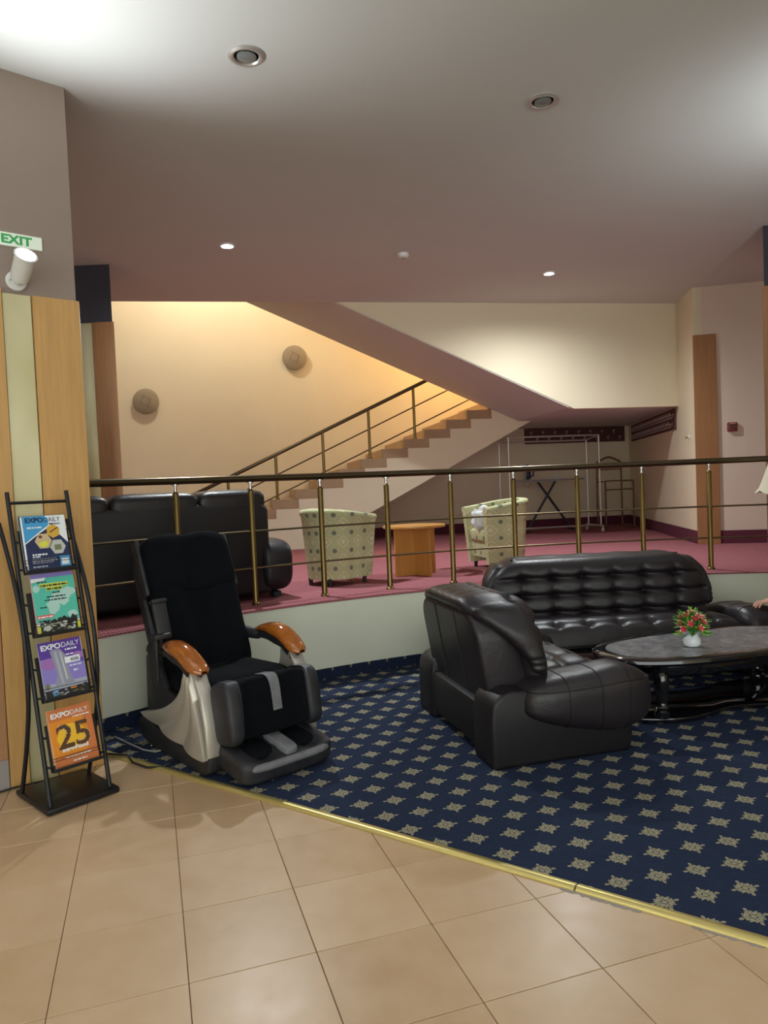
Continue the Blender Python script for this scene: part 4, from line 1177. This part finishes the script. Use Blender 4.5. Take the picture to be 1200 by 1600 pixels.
words(t, L, 'p_ink', [('EXPO', 0.06, 0.885, 0.12, 0.42, 0.0012), ('DAILY', 0.50, 0.885, 0.12, 0.38, 0.0), ('~', 0.60, 0.83, 0.045, 0.26, 0.0)])
words(t, L, 'p_white', [('~', 0.08, 0.775, 0.05, 0.34, 0.0), ('~', 0.12, 0.285, 0.055, 0.34, 0.0008), ('~', 0.12, 0.25, 0.04, 0.20, 0.0)])
words(t, L, 'p_grey', [('~', 0.10, 0.205, 0.035, 0.56, 0.0), ('~', 0.10, 0.175, 0.035, 0.58, 0.0), ('~', 0.10, 0.145, 0.035, 0.48, 0.0), ('~', 0.10, 0.07, 0.05, 0.34, 0.0)])
# tier 1 -- teal map cover
magazine(1, 0, 'red-backed magazine at the bottom of the second tray', 'p_rose', pages='p_rose', dx=0.004, dy=-0.001)
magazine(1, 1, 'purple and white magazine showing above the teal one in the second tray', 'p_lilac', dx=0.004, dy=0.022)
t, L = magazine(1, 2, 'teal magazine with a pale world map in the second tray', 'p_teal', dx=0.004, rot=0.0)
art(t, L, [('p_white', [(0, 0.93), (0.30, 0.95), (0.34, 1.0), (0, 1.0)]), ('p_land', blob(0.62, 0.62, 0.27, 0.13, 18, 0.5, rnd)), ('p_land', blob(0.44, 0.47, 0.17, 0.12, 14, 0.5, rnd)), ('p_land', blob(0.09, 0.82, 0.08, 0.07, 9, 0.4, rnd)), ('p_land', blob(0.82, 0.72, 0.16, 0.07, 12, 0.6, rnd)), ('p_land', blob(0.86, 0.30, 0.13, 0.06, 12, 0.5, rnd)),
           ('p_white', bl(0.0, 0.0, 1, 0.22)), ('p_dark', [(0.06, 0.02)] + [(0.06 + 0.88 * i / 22, 0.16 + 0.09 * rnd.random() + 0.06 * i / 22) for i in range(23)] + [(0.94, 0.02)]), ('p_yellow', bl(0.0, 0.0, 0.07, 0.17)), ('p_yellow', bl(0.93, 0.0, 1.0, 0.17)), ('p_rose', bl(0.02, 0.285, 0.40, 0.345)),
           ('p_yellow', bl(0.18, 0.83, 0.84, 0.895)), ('p_yellow', bl(0.32, 0.765, 0.70, 0.825))] +
          [(rnd.choice(['p_stone', 'p_moss', 'p_dark', 'p_stone']), blob(0.10 + 0.80 * rnd.random(), 0.04 + 0.15 * rnd.random(), 0.03 + 0.03 * rnd.random(), 0.012 + 0.012 * rnd.random(), 7, 0.8, rnd)) for _ in range(46)])
words(t, L, 'p_dark', [('~', 0.19, 0.842, 0.055, 0.63, 0.0003), ('~', 0.33, 0.777, 0.055, 0.36, 0.0003), ('~', 0.12, 0.915, 0.04, 0.22, 0.0), ('~', 0.44, 0.71, 0.04, 0.18, 0), ('~', 0.30, 0.64, 0.04, 0.44, 0), ('~', 0.24, 0.585, 0.04, 0.52, 0), ('~', 0.12, 0.465, 0.04, 0.18, 0), ('~', 0.05, 0.225, 0.05, 0.26, 0.0006)])
words(t, L, 'p_white', [('~', 0.04, 0.297, 0.045, 0.34, 0.0)])
# tier 2 -- purple tower cover
magazine(2, 0, 'white-edged magazine at the back of the third tray', 'p_white', dx=0.004)
magazine(2, 1, 'second magazine behind the purple one in the third tray', 'p_lilac', dx=-0.004)
t, L = magazine(2, 2, 'purple magazine with a grey tower in the third tray', 'p_violet', dx=0.0, rot=0.02)
art(t, L, [('p_lilac', [(0, 0.25), (1, 0.25), (1, 0.55), (0.6, 0.62), (0, 0.72)]), ('p_mauve', blob(0.20, 0.62, 0.22, 0.10, 12, 0.3, rnd)), ('p_mauve', blob(0.88, 0.68, 0.14, 0.07, 10, 0.3, rnd)), ('p_grey', bl(0, 0.16, 1, 0.27)), ('p_dark', [(0, 0)] + [(1.0 * i / 20, 0.13 + 0.05 * rnd.random()) for i in range(21)] + [(1, 0)]),
           ('p_tower', [(0.24, 0.22), (0.70, 0.22), (0.62, 0.42), (0.60, 0.72), (0.50, 0.84), (0.34, 0.86), (0.25, 0.83), (0.30, 0.62), (0.34, 0.42)]), ('p_grey', [(0.40, 0.24), (0.46, 0.24), (0.40, 0.80), (0.34, 0.82)]), ('p_stone', [(0.52, 0.3), (0.56, 0.3), (0.50, 0.78), (0.47, 0.8)]),
           ('p_white', bl(0.56, 0.575, 0.92, 0.685)), ('p_sky', [(0.16, 0.06), (0.30, 0.07), (0.28, 0.17), (0.18, 0.17)]), ('p_moss', blob(0.07, 0.24, 0.06, 0.06, 8, 0.3, rnd)), ('p_orange', bl(0.58, 0.125, 0.72, 0.15)), ('p_dark', bl(0, 0, 1, 0.045))] +
          [(rnd.choice(['p_moss', 'p_brown', 'p_grey']), blob(rnd.random() * 0.9 + 0.05, 0.05 + 0.09 * rnd.random(), 0.04, 0.012, 7, 0.7, rnd)) for _ in range(26)])
words(t, L, 'p_white', [('EXPO', 0.06, 0.865, 0.125, 0.46, 0.0014), ('DAILY', 0.54, 0.865, 0.125, 0.42, 0.0), ('~', 0.60, 0.80, 0.055, 0.28, 0.0004), ('~', 0.60, 0.715, 0.04, 0.18, 0), ('~', 0.64, 0.51, 0.04, 0.28, 0), ('~', 0.72, 0.415, 0.06, 0.10, 0.0004)])
words(t, L, 'p_ink', [('KOG', 0.70, 0.60, 0.07, 0.18, 0.0006)])
# tier 3 -- orange cover
magazine(3, 0, 'orange-edged magazine at the back of the bottom tray', 'p_rust', pages='p_sand', dx=-0.006, dy=-0.001)
magazine(3, 1, 'second magazine behind the orange one in the bottom tray', 'p_sand', pages='p_sand', dx=-0.004)
t, L = magazine(3, 2, 'orange magazine with a big number 25 in the bottom tray', 'p_orange', dx=0.0, rot=0.02)
art(t, L, [('p_rust', [(0, 0.80), (1, 0.80), (1, 1), (0, 1)]), ('p_rust', bl(0.78, 0, 1, 0.82)), ('p_rust', bl(0, 0, 1, 0.20)), ('p_orange', blob(0.45, 0.50, 0.42, 0.30, 20, 0.1, rnd)), ('p_gold', blob(0.46, 0.50, 0.32, 0.22, 18, 0.15, rnd))])
words(t, L, 'p_white', [('EXPO', 0.06, 0.855, 0.115, 0.44, 0.0012), ('DAILY', 0.51, 0.855, 0.115, 0.42, 0.0), ('~', 0.56, 0.80, 0.04, 0.38, 0), ('InterFood', 0.20, 0.265, 0.085, 0.60, 0.0010), ('~', 0.24, 0.15, 0.035, 0.60, 0.0), ('~', 0.40, 0.07, 0.04, 0.32, 0.0)])
big = G(); vs25, fs25 = textmesh('25', 0.56 * MH, 0.76 * MW, 0.003)
big.add([L @ Vector((0.12 * MW + a, 0.325 * MH + b, 0.0024)) for a, b in vs25], fs25); big.obj('big_number', 'p_brown', t, 0)
g = G()
for a, b in vs25:
    if rnd.random() < 0.6:
        a2 = 0.12 * MW + a + rnd.uniform(-.003, .003); b2 = 0.325 * MH + b + rnd.uniform(-.003, .003); s_ = rnd.uniform(0.0015, 0.003)
        g.add([L @ Vector((a2 + s_ * math.cos(k * 1.257 + a * 99), b2 + s_ * math.sin(k * 1.257 + a * 99), 0.0026)) for k in range(5)], [(0, 1, 2, 3, 4)])
g.obj('bean_print', 'p_sand', t, 0)['kind'] = 'stuff'

# ================================================================ BLACK SOFA ON THE PLATFORM (local x forward = away from the camera)
bs = thing('black_sofa', 'black leather sofa on the platform, its back to the railing', 'sofa', (-1.91, 5.69, PZ), math.atan2(0.83, -0.56))
SL = 1.00    # half length
# local: y left; the visible right end in the picture is local -y
g = G().prism([(-SL + 0.10, 0.05), (SL - 0.10, 0.05), (SL - 0.10, 0.74), (SL - 0.16, 0.80), (-SL + 0.16, 0.80), (-SL + 0.10, 0.74)], 0.0, 0.30, Matrix.Translation((-0.42, 0, 0)) @ Matrix(((0, 0, 1, 0), (1, 0, 0, 0), (0, 1, 0, 0), (0, 0, 0, 1))), bevel=0.035, seg=3)
g.obj('back_panel', 'leather_matte', bs)
for k, (y0, y1) in enumerate(((-SL + 0.12, -0.33), (-0.33, 0.33), (0.33, SL - 0.12))):
    G().superq((-0.24, (y0 + y1) / 2, 0.80), (0.36, y1 - y0 + 0.01, 0.20), 0.55, 0.22, 48, 20).obj('head_cushion', 'leather', bs, 60)
    G().superq((-0.12, (y0 + y1) / 2, 0.56), (0.24, y1 - y0, 0.50), 0.4, 0.3, 40, 18).obj('back_cushion', 'leather', bs, 60)
    G().superq((0.12, (y0 + y1) / 2, 0.38), (0.72, y1 - y0, 0.20), 0.35, 0.25, 40, 18).obj('seat_cushion', 'leather', bs, 60)
G().rbox((0.06, 0, 0.18), (0.84, 2 * SL - 0.2, 0.26), 0.03, 2).obj('base', 'leather_matte', bs)
for s in (-1, 1):
    def arml(p, s=s):
        x, y, z = p
        if z < 0: y = y * (1 - 0.16 * (-z) ** 2)
        return Vector((x, y, z))
    G().superq((-0.02, s * (SL - 0.045), 0.265), (0.90, 0.29, 0.44), 0.5, 0.3, 48, 28, arml).obj('armrest', 'leather_matte', bs, 60)
    for x in (-0.30, 0.34): G().rbox((x, s * (SL - 0.02), 0.025), (0.10, 0.07, 0.05), 0.008, 1).obj('foot', 'black_plastic', bs)

# ================================================================ TUB ARMCHAIRS
def tub_chair(label, x, y, rz, sc=1.0):
    t = thing('tub_armchair', label, 'armchair', (x, y, PZ), rz, 'patterned tub armchairs on the platform')
    R0_, ST = 0.29, 0.24          # outer radius, straight front part
    def plan(a):                  # a -1..1 round the U, open towards +x
        Lh = PI / 2 * R0_; tot = Lh + ST
        d = abs(a) * tot; sg = 1 if a >= 0 else -1
        if d <= Lh:
            th = d / R0_; return (-R0_ * math.cos(th), sg * R0_ * math.sin(th), -math.cos(th), sg * math.sin(th))
        return (d - Lh, sg * R0_, 0.0, sg * 1.0)
    th_ = 0.075
    def prof(a):
        h = 0.685 - 0.075 * (abs(a)) ** 1.6
        k0 = 0.80
        P = [(0.0, 0.06), (0.0, 0.30), (0.0, h - 0.05), (0.012, h - 0.025), (0.016, h - 0.005), (0.004, h + 0.012), (-th_ / 2, h + 0.018), (-th_ + 0.002, h + 0.008), (-th_ - 0.004, h - 0.02), (-th_, h - 0.05), (-th_, 0.30), (-th_, 0.06)]
        return P, h
    na = 49; g = G(); m_ = 12
    def fn(u, v):
        a = 2 * v - 1; P, h = prof(a); o, z = P[int(round(u * (m_ - 1)))]
        px, py, nx, ny = plan(a)
        tap = 0.84 + 0.16 * min(1, z / 0.6)
        return ((px + nx * o) * tap + (0.03 if abs(a) > 0.99 else 0) , (py + ny * o) * tap, z)
    g.grid(fn, m_, na)
    g.f.append(tuple(range(m_))); g.f.append(tuple((na - 1) * m_ + i for i in range(m_))); g.mi += [0, 0]
    g.obj('tub_shell', 'tub_fabric', t, 50)
    # base block below the seat and cushion
    foot = []
    for i in range(41):
        a = -1 + 2 * i / 40; px, py, nx, ny = plan(a); foot.append(((px - nx * 0.03) * 0.86, (py - ny * 0.03) * 0.86))
    G().prism(foot, 0.12, 0.28).obj('seat_base', 'tub_fabric', t, 40)
    cu = []
    for i in range(41):
        a = -1 + 2 * i / 40; px, py, nx, ny = plan(a); cu.append(((px - nx * (th_ + 0.006)) * 0.90 + (0.03 if abs(a) > 0.96 else 0), (py - ny * (th_ + 0.006)) * 0.90))
    G().prism(cu, 0.28, 0.40, bevel=0.03, seg=3).obj('seat_cushion', 'tub_fabric', t, 50)
    for lx, ly in ((-0.20, -0.12), (-0.20, 0.12), (0.17, -0.21), (0.17, 0.21)):
        G().lathe([(0.016, 0.0), (0.022, 0.06), (0.022, 0.07)], 10, Matrix.Translation((lx, ly, 0))).obj('leg', 'black_plastic', t)
    return t
tub_chair('pale green patterned tub armchair seen from behind, left of the round table', -0.475, 6.66, math.radians(52))
tub2 = tub_chair('pale green patterned tub armchair with a white towel on it, right of the round table', 1.16, 7.36, math.radians(197))
# towel on the second chair
def tw(p):
    x, y, z = p
    n_ = 0.16 * math.sin(5 * x + 2) * math.cos(4 * y) + 0.10 * math.sin(9 * y + 3 * z) + 0.10 * math.cos(7 * z + 4 * x)
    return p * (1 + n_)
tw_o = thing('towel', 'crumpled white towel lying on the right tub armchair', 'towel', (1.02, 7.30, PZ + 0.40))
G().superq((0, 0, 0.105), (0.26, 0.22, 0.21), 0.8, 0.8, 48, 30, tw).obj('folded_cloth', 'towel', tw_o, 70)
def flap(u, v):
    x = -0.13 + 0.22 * u; y = -0.10 + 0.05 * math.sin(5 * u); z = 0.20 - 0.19 * v + 0.012 * math.sin(14 * u + 2 * v)
    return (x, y - 0.035 * math.sin(PI * v), max(z, 0.006))
def flapb(u, v): p = flap(u, v); return (p[0], p[1] + 0.006, p[2])
G().grid(flap, 20, 14).grid(flapb, 20, 14).obj('hanging_fold', 'towel', tw_o, 70)

# ================================================================ ROUND SIDE TABLE
rt = thing('round_table', 'round beech side table with crossed board legs between the tub armchairs', 'table', (0.285, 7.02, PZ))
G().lathe([(0.285, 0.462), (0.302, 0.466), (0.305, 0.475), (0.302, 0.486), (0.01, 0.488)], 48).obj('table_top', 'table_beech', rt)
for a in (math.radians(-52), math.radians(30)):
    G().rbox((0, 0, 0.231), (0.46, 0.022, 0.462), 0.003, 1, Matrix.Rotation(a, 4, 'Z')).obj('leg_board', 'table_beech', rt)

# ================================================================ CLOAKROOM CORNER
cr = thing('clothes_rail', 'double chrome clothes rail on castors under the landing', 'clothes rack', (2.72, 11.72, PZ), RZA)
NX0, NX1 = -0.78, 0.74
for yy, zt in ((-0.22, 1.55), (0.22, 1.50)):
    for xx in (NX0, NX1):
        G().tube([(xx, yy, 0.10), (xx, yy, zt)], 0.014, 8).obj('upright', 'dull_steel', cr)
    G().tube([(NX0, yy, zt), (NX1, yy, zt)], 0.014, 8).obj('hanging_bar', 'dull_steel', cr)
for xx in (NX0, NX1):
    G().tube([(xx, -0.30, 0.09), (xx, 0.30, 0.09)], 0.018, 8).obj('foot_bar', 'dull_steel', cr)
    G().tube([(xx, -0.22, 1.55), (xx, 0.22, 1.50)], 0.012, 8).obj('top_bar', 'dull_steel', cr)
    for yy in (-0.28, 0.28):
        G().lathe([(0.030, -0.012), (0.034, -0.006), (0.034, 0.006), (0.030, 0.012)], 14, Matrix.Translation((xx, yy, 0.034)) @ Matrix.Rotation(PI / 2, 4, 'Y')).obj('castor', 'white_plastic', cr)
        G().tube([(xx, yy, 0.034), (xx, yy, 0.09)], 0.010, 6).obj('castor_stem', 'dull_steel', cr)
G().tube([(NX0, 0.0, 0.09), (NX1, 0.0, 0.09)], 0.016, 8).obj('base_bar', 'dull_steel', cr)

ib = thing('ironing_board', 'ironing board standing on crossed dark legs', 'ironing board', (2.80, 12.27, PZ), RZA)
bo = [(-0.60, 0.03), (-0.62, 0.0), (-0.60, -0.03), (-0.45, -0.12), (-0.2, -0.165), (0.55, -0.17), (0.60, -0.13), (0.60, 0.13), (0.55, 0.17), (-0.2, 0.165), (-0.45, 0.12)]
G().prism(bo, 0.845, 0.872, bevel=0.006, seg=2).obj('board', 'board_cloth', ib)
for yy, a, b in ((-0.10, -0.42, 0.10), (-0.06, -0.42, 0.10), (0.05, 0.42, -0.16), (0.10, 0.42, -0.16)):
    G().tube([(a, yy, 0.03), (b, yy, 0.845)], 0.014, 8).obj('leg', 'leg_blue', ib)
for a in (-0.42, 0.42):
    G().tube([(a, -0.20, 0.016), (a, 0.20, 0.016)], 0.016, 8).obj('foot_bar', 'leg_blue', ib)
G().tube([(-0.55, -0.1, 0.838), (-0.30, -0.16, 0.838), (0.1, -0.16, 0.838)], 0.007, 6).obj('rim_wire', 'dull_steel', ib)
ir = thing('steam_iron', 'dark blue steam iron standing upright on the ironing board', 'iron', tuple(Matrix.Translation((2.80, 12.27, PZ)) @ Matrix.Rotation(RZA, 4, 'Z') @ Vector((-0.36, 0.0, 0.872))), RZA)
def irn(p):
    x, y, z = p; k = 1 - 0.75 * max(0, (z + 0.4) / 1.4) ** 2
    return Vector((x, y * k, z))
G().superq((0, 0, 0.13), (0.10, 0.12, 0.26), 0.5, 0.6, 24, 18, irn).obj('body', 'iron_navy', ir, 60)
G().rbox((-0.055, 0, 0.125), (0.012, 0.11, 0.24), 0.004, 1).obj('soleplate', 'chrome', ir)
G().tube([(0.03, 0, 0.05), (0.10, 0, 0.07), (0.105, 0, 0.17), (0.04, 0, 0.20)], 0.016, 8).obj('handle', 'iron_navy', ir)
G().tube([(0.05, 0, 0.03), (0.02, -0.10, 0.02), (-0.10, -0.16, 0.0), (-0.14, -0.19, -0.08), (-0.08, -0.20, -0.13), (-0.02, -0.19, -0.04)], 0.006, 6).obj('cord', 'cable_grey', ir)
bx = thing('small_box', 'small white box lying on the ironing board', 'box', tuple(Matrix.Translation((2.80, 12.27, PZ)) @ Matrix.Rotation(RZA, 4, 'Z') @ Vector((0.12, 0.0, 0.872))), RZA + 0.2)
G().rbox((0, 0, 0.022), (0.07, 0.05, 0.044), 0.004, 1).obj('carton', 'white_plastic', bx)
G().rbox((0, 0, 0.047), (0.073, 0.053, 0.008), 0.003, 1).obj('lid', 'white_plastic', bx)

vs_ = thing('valet_stand', 'brown wooden valet stand in the cloakroom corner', 'valet stand', (4.02, 12.55, PZ), RZA)
for s in (-1, 1):
    G().tube([(s * 0.23 - 0.05, 0.10, 0.0), (s * 0.23 - 0.05, 0.10, 1.10)], 0.016, 8).obj('rear_post', 'stand_wood', vs_)
    G().tube([(s * 0.26, -0.16, 0.0), (s * 0.26, -0.16, 0.80)], 0.016, 8).obj('front_post', 'stand_wood', vs_)
    G().tube([(s * 0.26, -0.16, 0.30), (s * 0.23 - 0.05, 0.10, 0.30)], 0.011, 6).obj('side_rung', 'stand_wood', vs_)
    G().tube([(s * 0.26, -0.16, 0.79), (s * 0.23 - 0.05, 0.10, 0.79)], 0.011, 6).obj('side_rung', 'stand_wood', vs_)
    G().tube([(s * 0.26, -0.16, 0.03), (s * 0.23 - 0.05, 0.10, 0.03)], 0.014, 6).obj('side_rung', 'stand_wood', vs_)
G().tube([(-0.30, 0.10, 1.10), (-0.24, 0.10, 1.145), (-0.12, 0.10, 1.20), (-0.05, 0.10, 1.215), (0.02, 0.10, 1.20), (0.14, 0.10, 1.145), (0.20, 0.10, 1.10)], 0.018, 8).obj('hanger', 'stand_wood', vs_)
for z in (1.0,): G().tube([(-0.28, 0.10, z), (0.18, 0.10, z)], 0.012, 6).obj('rear_rail', 'stand_wood', vs_)
for z in (0.80, 0.65): G().tube([(-0.26, -0.16, z), (0.26, -0.16, z)], 0.013, 6).obj('front_rail', 'stand_wood', vs_)

# ================================================================ FLOOR LAMP AT THE RIGHT EDGE
fl_ = thing('floor_lamp', 'floor lamp with a scalloped cream shade at the right edge', 'floor lamp', (3.40, 6.00, ZL))
G().lathe([(0.15, 0.0), (0.15, 0.02), (0.10, 0.035), (0.03, 0.05), (0.014, 0.07)], 28).obj('base', 'brass', fl_)
G().tube([(0, 0, 0.05), (0, 0, 1.50)], 0.012, 10).obj('pole', 'brass', fl_)
def shade(u, v):
    th = 2 * PI * u; z = 1.32 + 0.36 * v; r_ = 0.275 - 0.14 * v ** 0.75
    sc_ = abs(math.sin(4 * th)); z -= (1 - v) ** 3 * 0.030 * sc_; r_ *= 1 + 0.03 * (sc_ - 0.5) * (1 - 0.5 * v)
    return (r_ * math.cos(th), r_ * math.sin(th), z)
def shadein(u, v): p = shade(u, v); return (p[0] * 0.985, p[1] * 0.985, p[2])
sh_ = G().grid(shade, 96, 12, closeu=True).grid(shadein, 96, 12, closeu=True).obj('lamp_shade', 'shade_cloth', fl_, 60)
G().tube([Vector(shade(i / 96, 0)) for i in range(96)], 0.005, 6, closed=True).obj('shade_trim', 'shade_cloth', sh_)
G().lathe([(0.03, 1.46), (0.04, 1.50), (0.03, 1.55), (0.005, 1.57)], 14).obj('bulb', 'white_plastic', fl_)

# ================================================================ CABLES ON THE FLOOR
c1 = G().tube([(-1.80, 4.18, 0.020), (-1.66, 4.13, 0.020), (-1.52, 4.08, 0.024), (-1.46, 3.985, 0.016), (-1.36, 3.92, 0.010), (-1.28, 3.91, 0.012), (-1.235, 3.915, 0.028), (-1.20, 3.97, 0.022), (-1.26, 4.05, 0.020)], 0.006, 8).obj('power_cable', 'cable_black')
tag(c1, 'black power cable crossing the brass strip beside the massage chair', 'cable')
c2 = G().tube([(-1.72, 4.42, 0.020), (-1.60, 4.30, 0.020), (-1.46, 4.17, 0.020), (-1.38, 4.13, 0.020), (-1.33, 4.16, 0.020), (-1.36, 4.22, 0.020), (-1.44, 4.24, 0.020)], 0.005, 8).obj('thin_cable', 'cable_grey')
tag(c2, 'thin grey cable curled on the blue carpet behind the massage chair', 'cable')
c3 = G().tube([(-2.35, 3.45, 0.008), (-2.14, 3.56, 0.008), (-1.99, 3.72, 0.008), (-1.86, 3.80, 0.008), (-1.72, 3.93, 0.008)], 0.005, 8).obj('floor_cable', 'cable_black')
tag(c3, 'black cable lying on the tiles along the foot of the column', 'cable')
# ================================================================ PERSON AT THE RIGHT EDGE (only the hand on the sofa arm is in view)
def skinned(name, verts, edges, radii, m_, parent, levels=2, root=0):
    me = bpy.data.meshes.new(name); me.from_pydata(verts, edges, []); me.update()
    o = link(name, me, parent)
    sk = o.modifiers.new('skin', 'SKIN'); sk.use_smooth_shade = True
    if not me.skin_vertices: me.attributes  # layer is created by the modifier
    for i, r_ in enumerate(radii):
        v = me.skin_vertices[0].data[i]; v.radius = (r_, r_) if not isinstance(r_, tuple) else r_
        v.use_root = (i == root)
    sb_ = o.modifiers.new('sub', 'SUBSURF'); sb_.levels = levels; sb_.render_levels = levels
    bpy.context.view_layer.update()
    me2 = bpy.data.meshes.new_from_object(o.evaluated_get(bpy.context.evaluated_depsgraph_get()))
    me2.materials.clear(); me2.materials.append(MATS[m_])
    me2.polygons.foreach_set('use_smooth', [True] * len(me2.polygons))
    o.modifiers.clear(); o.data = me2; bpy.data.meshes.remove(me)
    return o
ac2 = dup(chair, 'dark brown leather armchair beyond the right end of the sofa', (3.66, 4.72, ZL), PI - 0.08)
ps = thing('person', 'person in a grey shirt leaning forward, one hand resting on the sofa arm', 'person', (3.55, 4.80, 0.46))
o0_ = Vector((3.55, 4.80, 0.46))
def rel(p): return tuple(Vector(p) - o0_)
# body, clothed: pelvis, spine, near arm to the wrist, other arm on the knee, legs
V = [(3.56, 4.80, 0.56), (3.52, 4.80, 0.70), (3.45, 4.81, 0.86), (3.37, 4.82, 1.00), (3.32, 4.83, 1.07),          # 0-4 pelvis..neck base
     (3.33, 4.99, 1.01), (3.15, 5.20, 0.76), (2.93, 5.325, 0.575),                                                  # 5-7 right arm
     (3.33, 4.66, 1.01), (3.28, 4.56, 0.76), (3.12, 4.66, 0.64),                                                    # 8-10 left arm
     (3.50, 4.90, 0.55), (3.10, 4.93, 0.56), (3.14, 4.94, 0.12),                                                    # 11-13 right leg
     (3.50, 4.70, 0.55), (3.10, 4.66, 0.56), (3.16, 4.65, 0.12)]                                                    # 14-16 left leg
E_ = [(0, 1), (1, 2), (2, 3), (3, 4), (3, 5), (5, 6), (6, 7), (3, 8), (8, 9), (9, 10), (0, 11), (11, 12), (12, 13), (0, 14), (14, 15), (15, 16)]
R_ = [0.14, 0.14, 0.15, 0.13, 0.065, 0.065, 0.05, 0.036, 0.065, 0.05, 0.036, 0.09, 0.068, 0.045, 0.09, 0.068, 0.045]
skinned('clothed_body', [rel(p) for p in V], E_, R_, 'cloth_grey', ps)
G().superq(rel((3.255, 4.83, 1.215)), (0.20, 0.16, 0.235), 0.9, 0.9, 28, 20).obj('head', 'skin', ps, 70)
hd = G().superq(rel((3.275, 4.83, 1.245)), (0.215, 0.175, 0.21), 0.9, 0.9, 28, 16); hd.obj('hair', 'hair', ps, 70)
G().tube([rel((3.32, 4.83, 1.06)), rel((3.28, 4.83, 1.15))], 0.055, 14).obj('neck', 'skin', ps)
nose = G().superq(rel((3.150, 4.83, 1.20)), (0.04, 0.028, 0.05), 0.9, 0.9, 12, 10); nose.obj('nose', 'skin', ps, 70)
for s in (-1, 1):
    G().superq(rel((3.165, 4.83 + s * 0.035, 1.225)), (0.016, 0.026, 0.014), 1, 1, 12, 8).obj('eye', 'white_ceramic', ps, 70)
    G().superq(rel((3.27, 4.83 + s * 0.086, 1.21)), (0.05, 0.025, 0.06), 0.9, 0.9, 12, 10).obj('ear', 'skin', ps, 70)
G().superq(rel((3.160, 4.83, 1.160)), (0.02, 0.05, 0.012), 0.9, 0.9, 12, 8).obj('mouth', 'petal_red', ps, 70)
for yy in (4.94, 4.65):
    G().superq(rel((3.09, yy, 0.055)), (0.27, 0.10, 0.085), 0.6, 0.7, 24, 14).obj('shoe', 'black_plastic', ps, 70)
# hand lying on the sofa arm: wrist, palm and five bent fingers
def hand(w, f, sd, parent):
    w, f, sd = Vector(w), Vector(f).normalized(), Vector(sd).normalized(); up = f.cross(sd).normalized()
    if up.z < 0: up = -up
    g = G()
    def pal(u, v):
        th = 2 * PI * u; k = v
        wd = 0.026 + 0.016 * math.sin(PI * min(1, 0.15 + 0.75 * k)); hh = 0.017 - 0.004 * k
        c = w + f * (0.095 * k - 0.01) + up * (0.006 * math.sin(PI * k))
        return c + sd * (wd * math.copysign(abs(math.cos(th)) ** 0.8, math.cos(th))) + up * (hh * math.copysign(abs(math.sin(th)) ** 0.8, math.sin(th)))
    g.grid(pal, 20, 12, closeu=True)
    g.f.append(tuple(range(20))); g.f.append(tuple(11 * 20 + k for k in range(20))); g.mi += [0, 0]
    for off, L, sp_ in ((0.030, 0.070, 0.16), (0.011, 0.080, 0.05), (-0.009, 0.075, -0.05), (-0.028, 0.058, -0.16)):
        b = w + f * 0.076 + sd * off + up * 0.003; d = (f + sd * sp_).normalized()
        P_ = [b, b + d * L * 0.40 + up * 0.004, b + d * L * 0.72 - up * 0.006, b + d * L * 0.93 - up * 0.020, b + d * L - up * 0.026]
        g.tube(P_, [0.0095, 0.009, 0.0082, 0.0072, 0.004], 10)
    b = w + f * 0.02 + sd * 0.032
    g.tube([b, b + sd * 0.020 + f * 0.022 - up * 0.004, b + sd * 0.028 + f * 0.048 - up * 0.010, b + sd * 0.028 + f * 0.064 - up * 0.014], [0.013, 0.011, 0.009, 0.004], 10)
    return g.obj('hand', 'skin', parent, 70)
hand(rel((2.865, 5.335, 0.532)), (-1, 0.06, -0.22), (0.1, 1, 0), ps)
G().tube([rel((2.945, 5.325, 0.575)), rel((2.862, 5.336, 0.531))], [0.030, 0.026], 14).obj('wrist', 'skin', ps)
hand(rel((3.12, 4.66, 0.645)), (-1, 0.25, -0.25), (-0.25, -1, 0), ps)
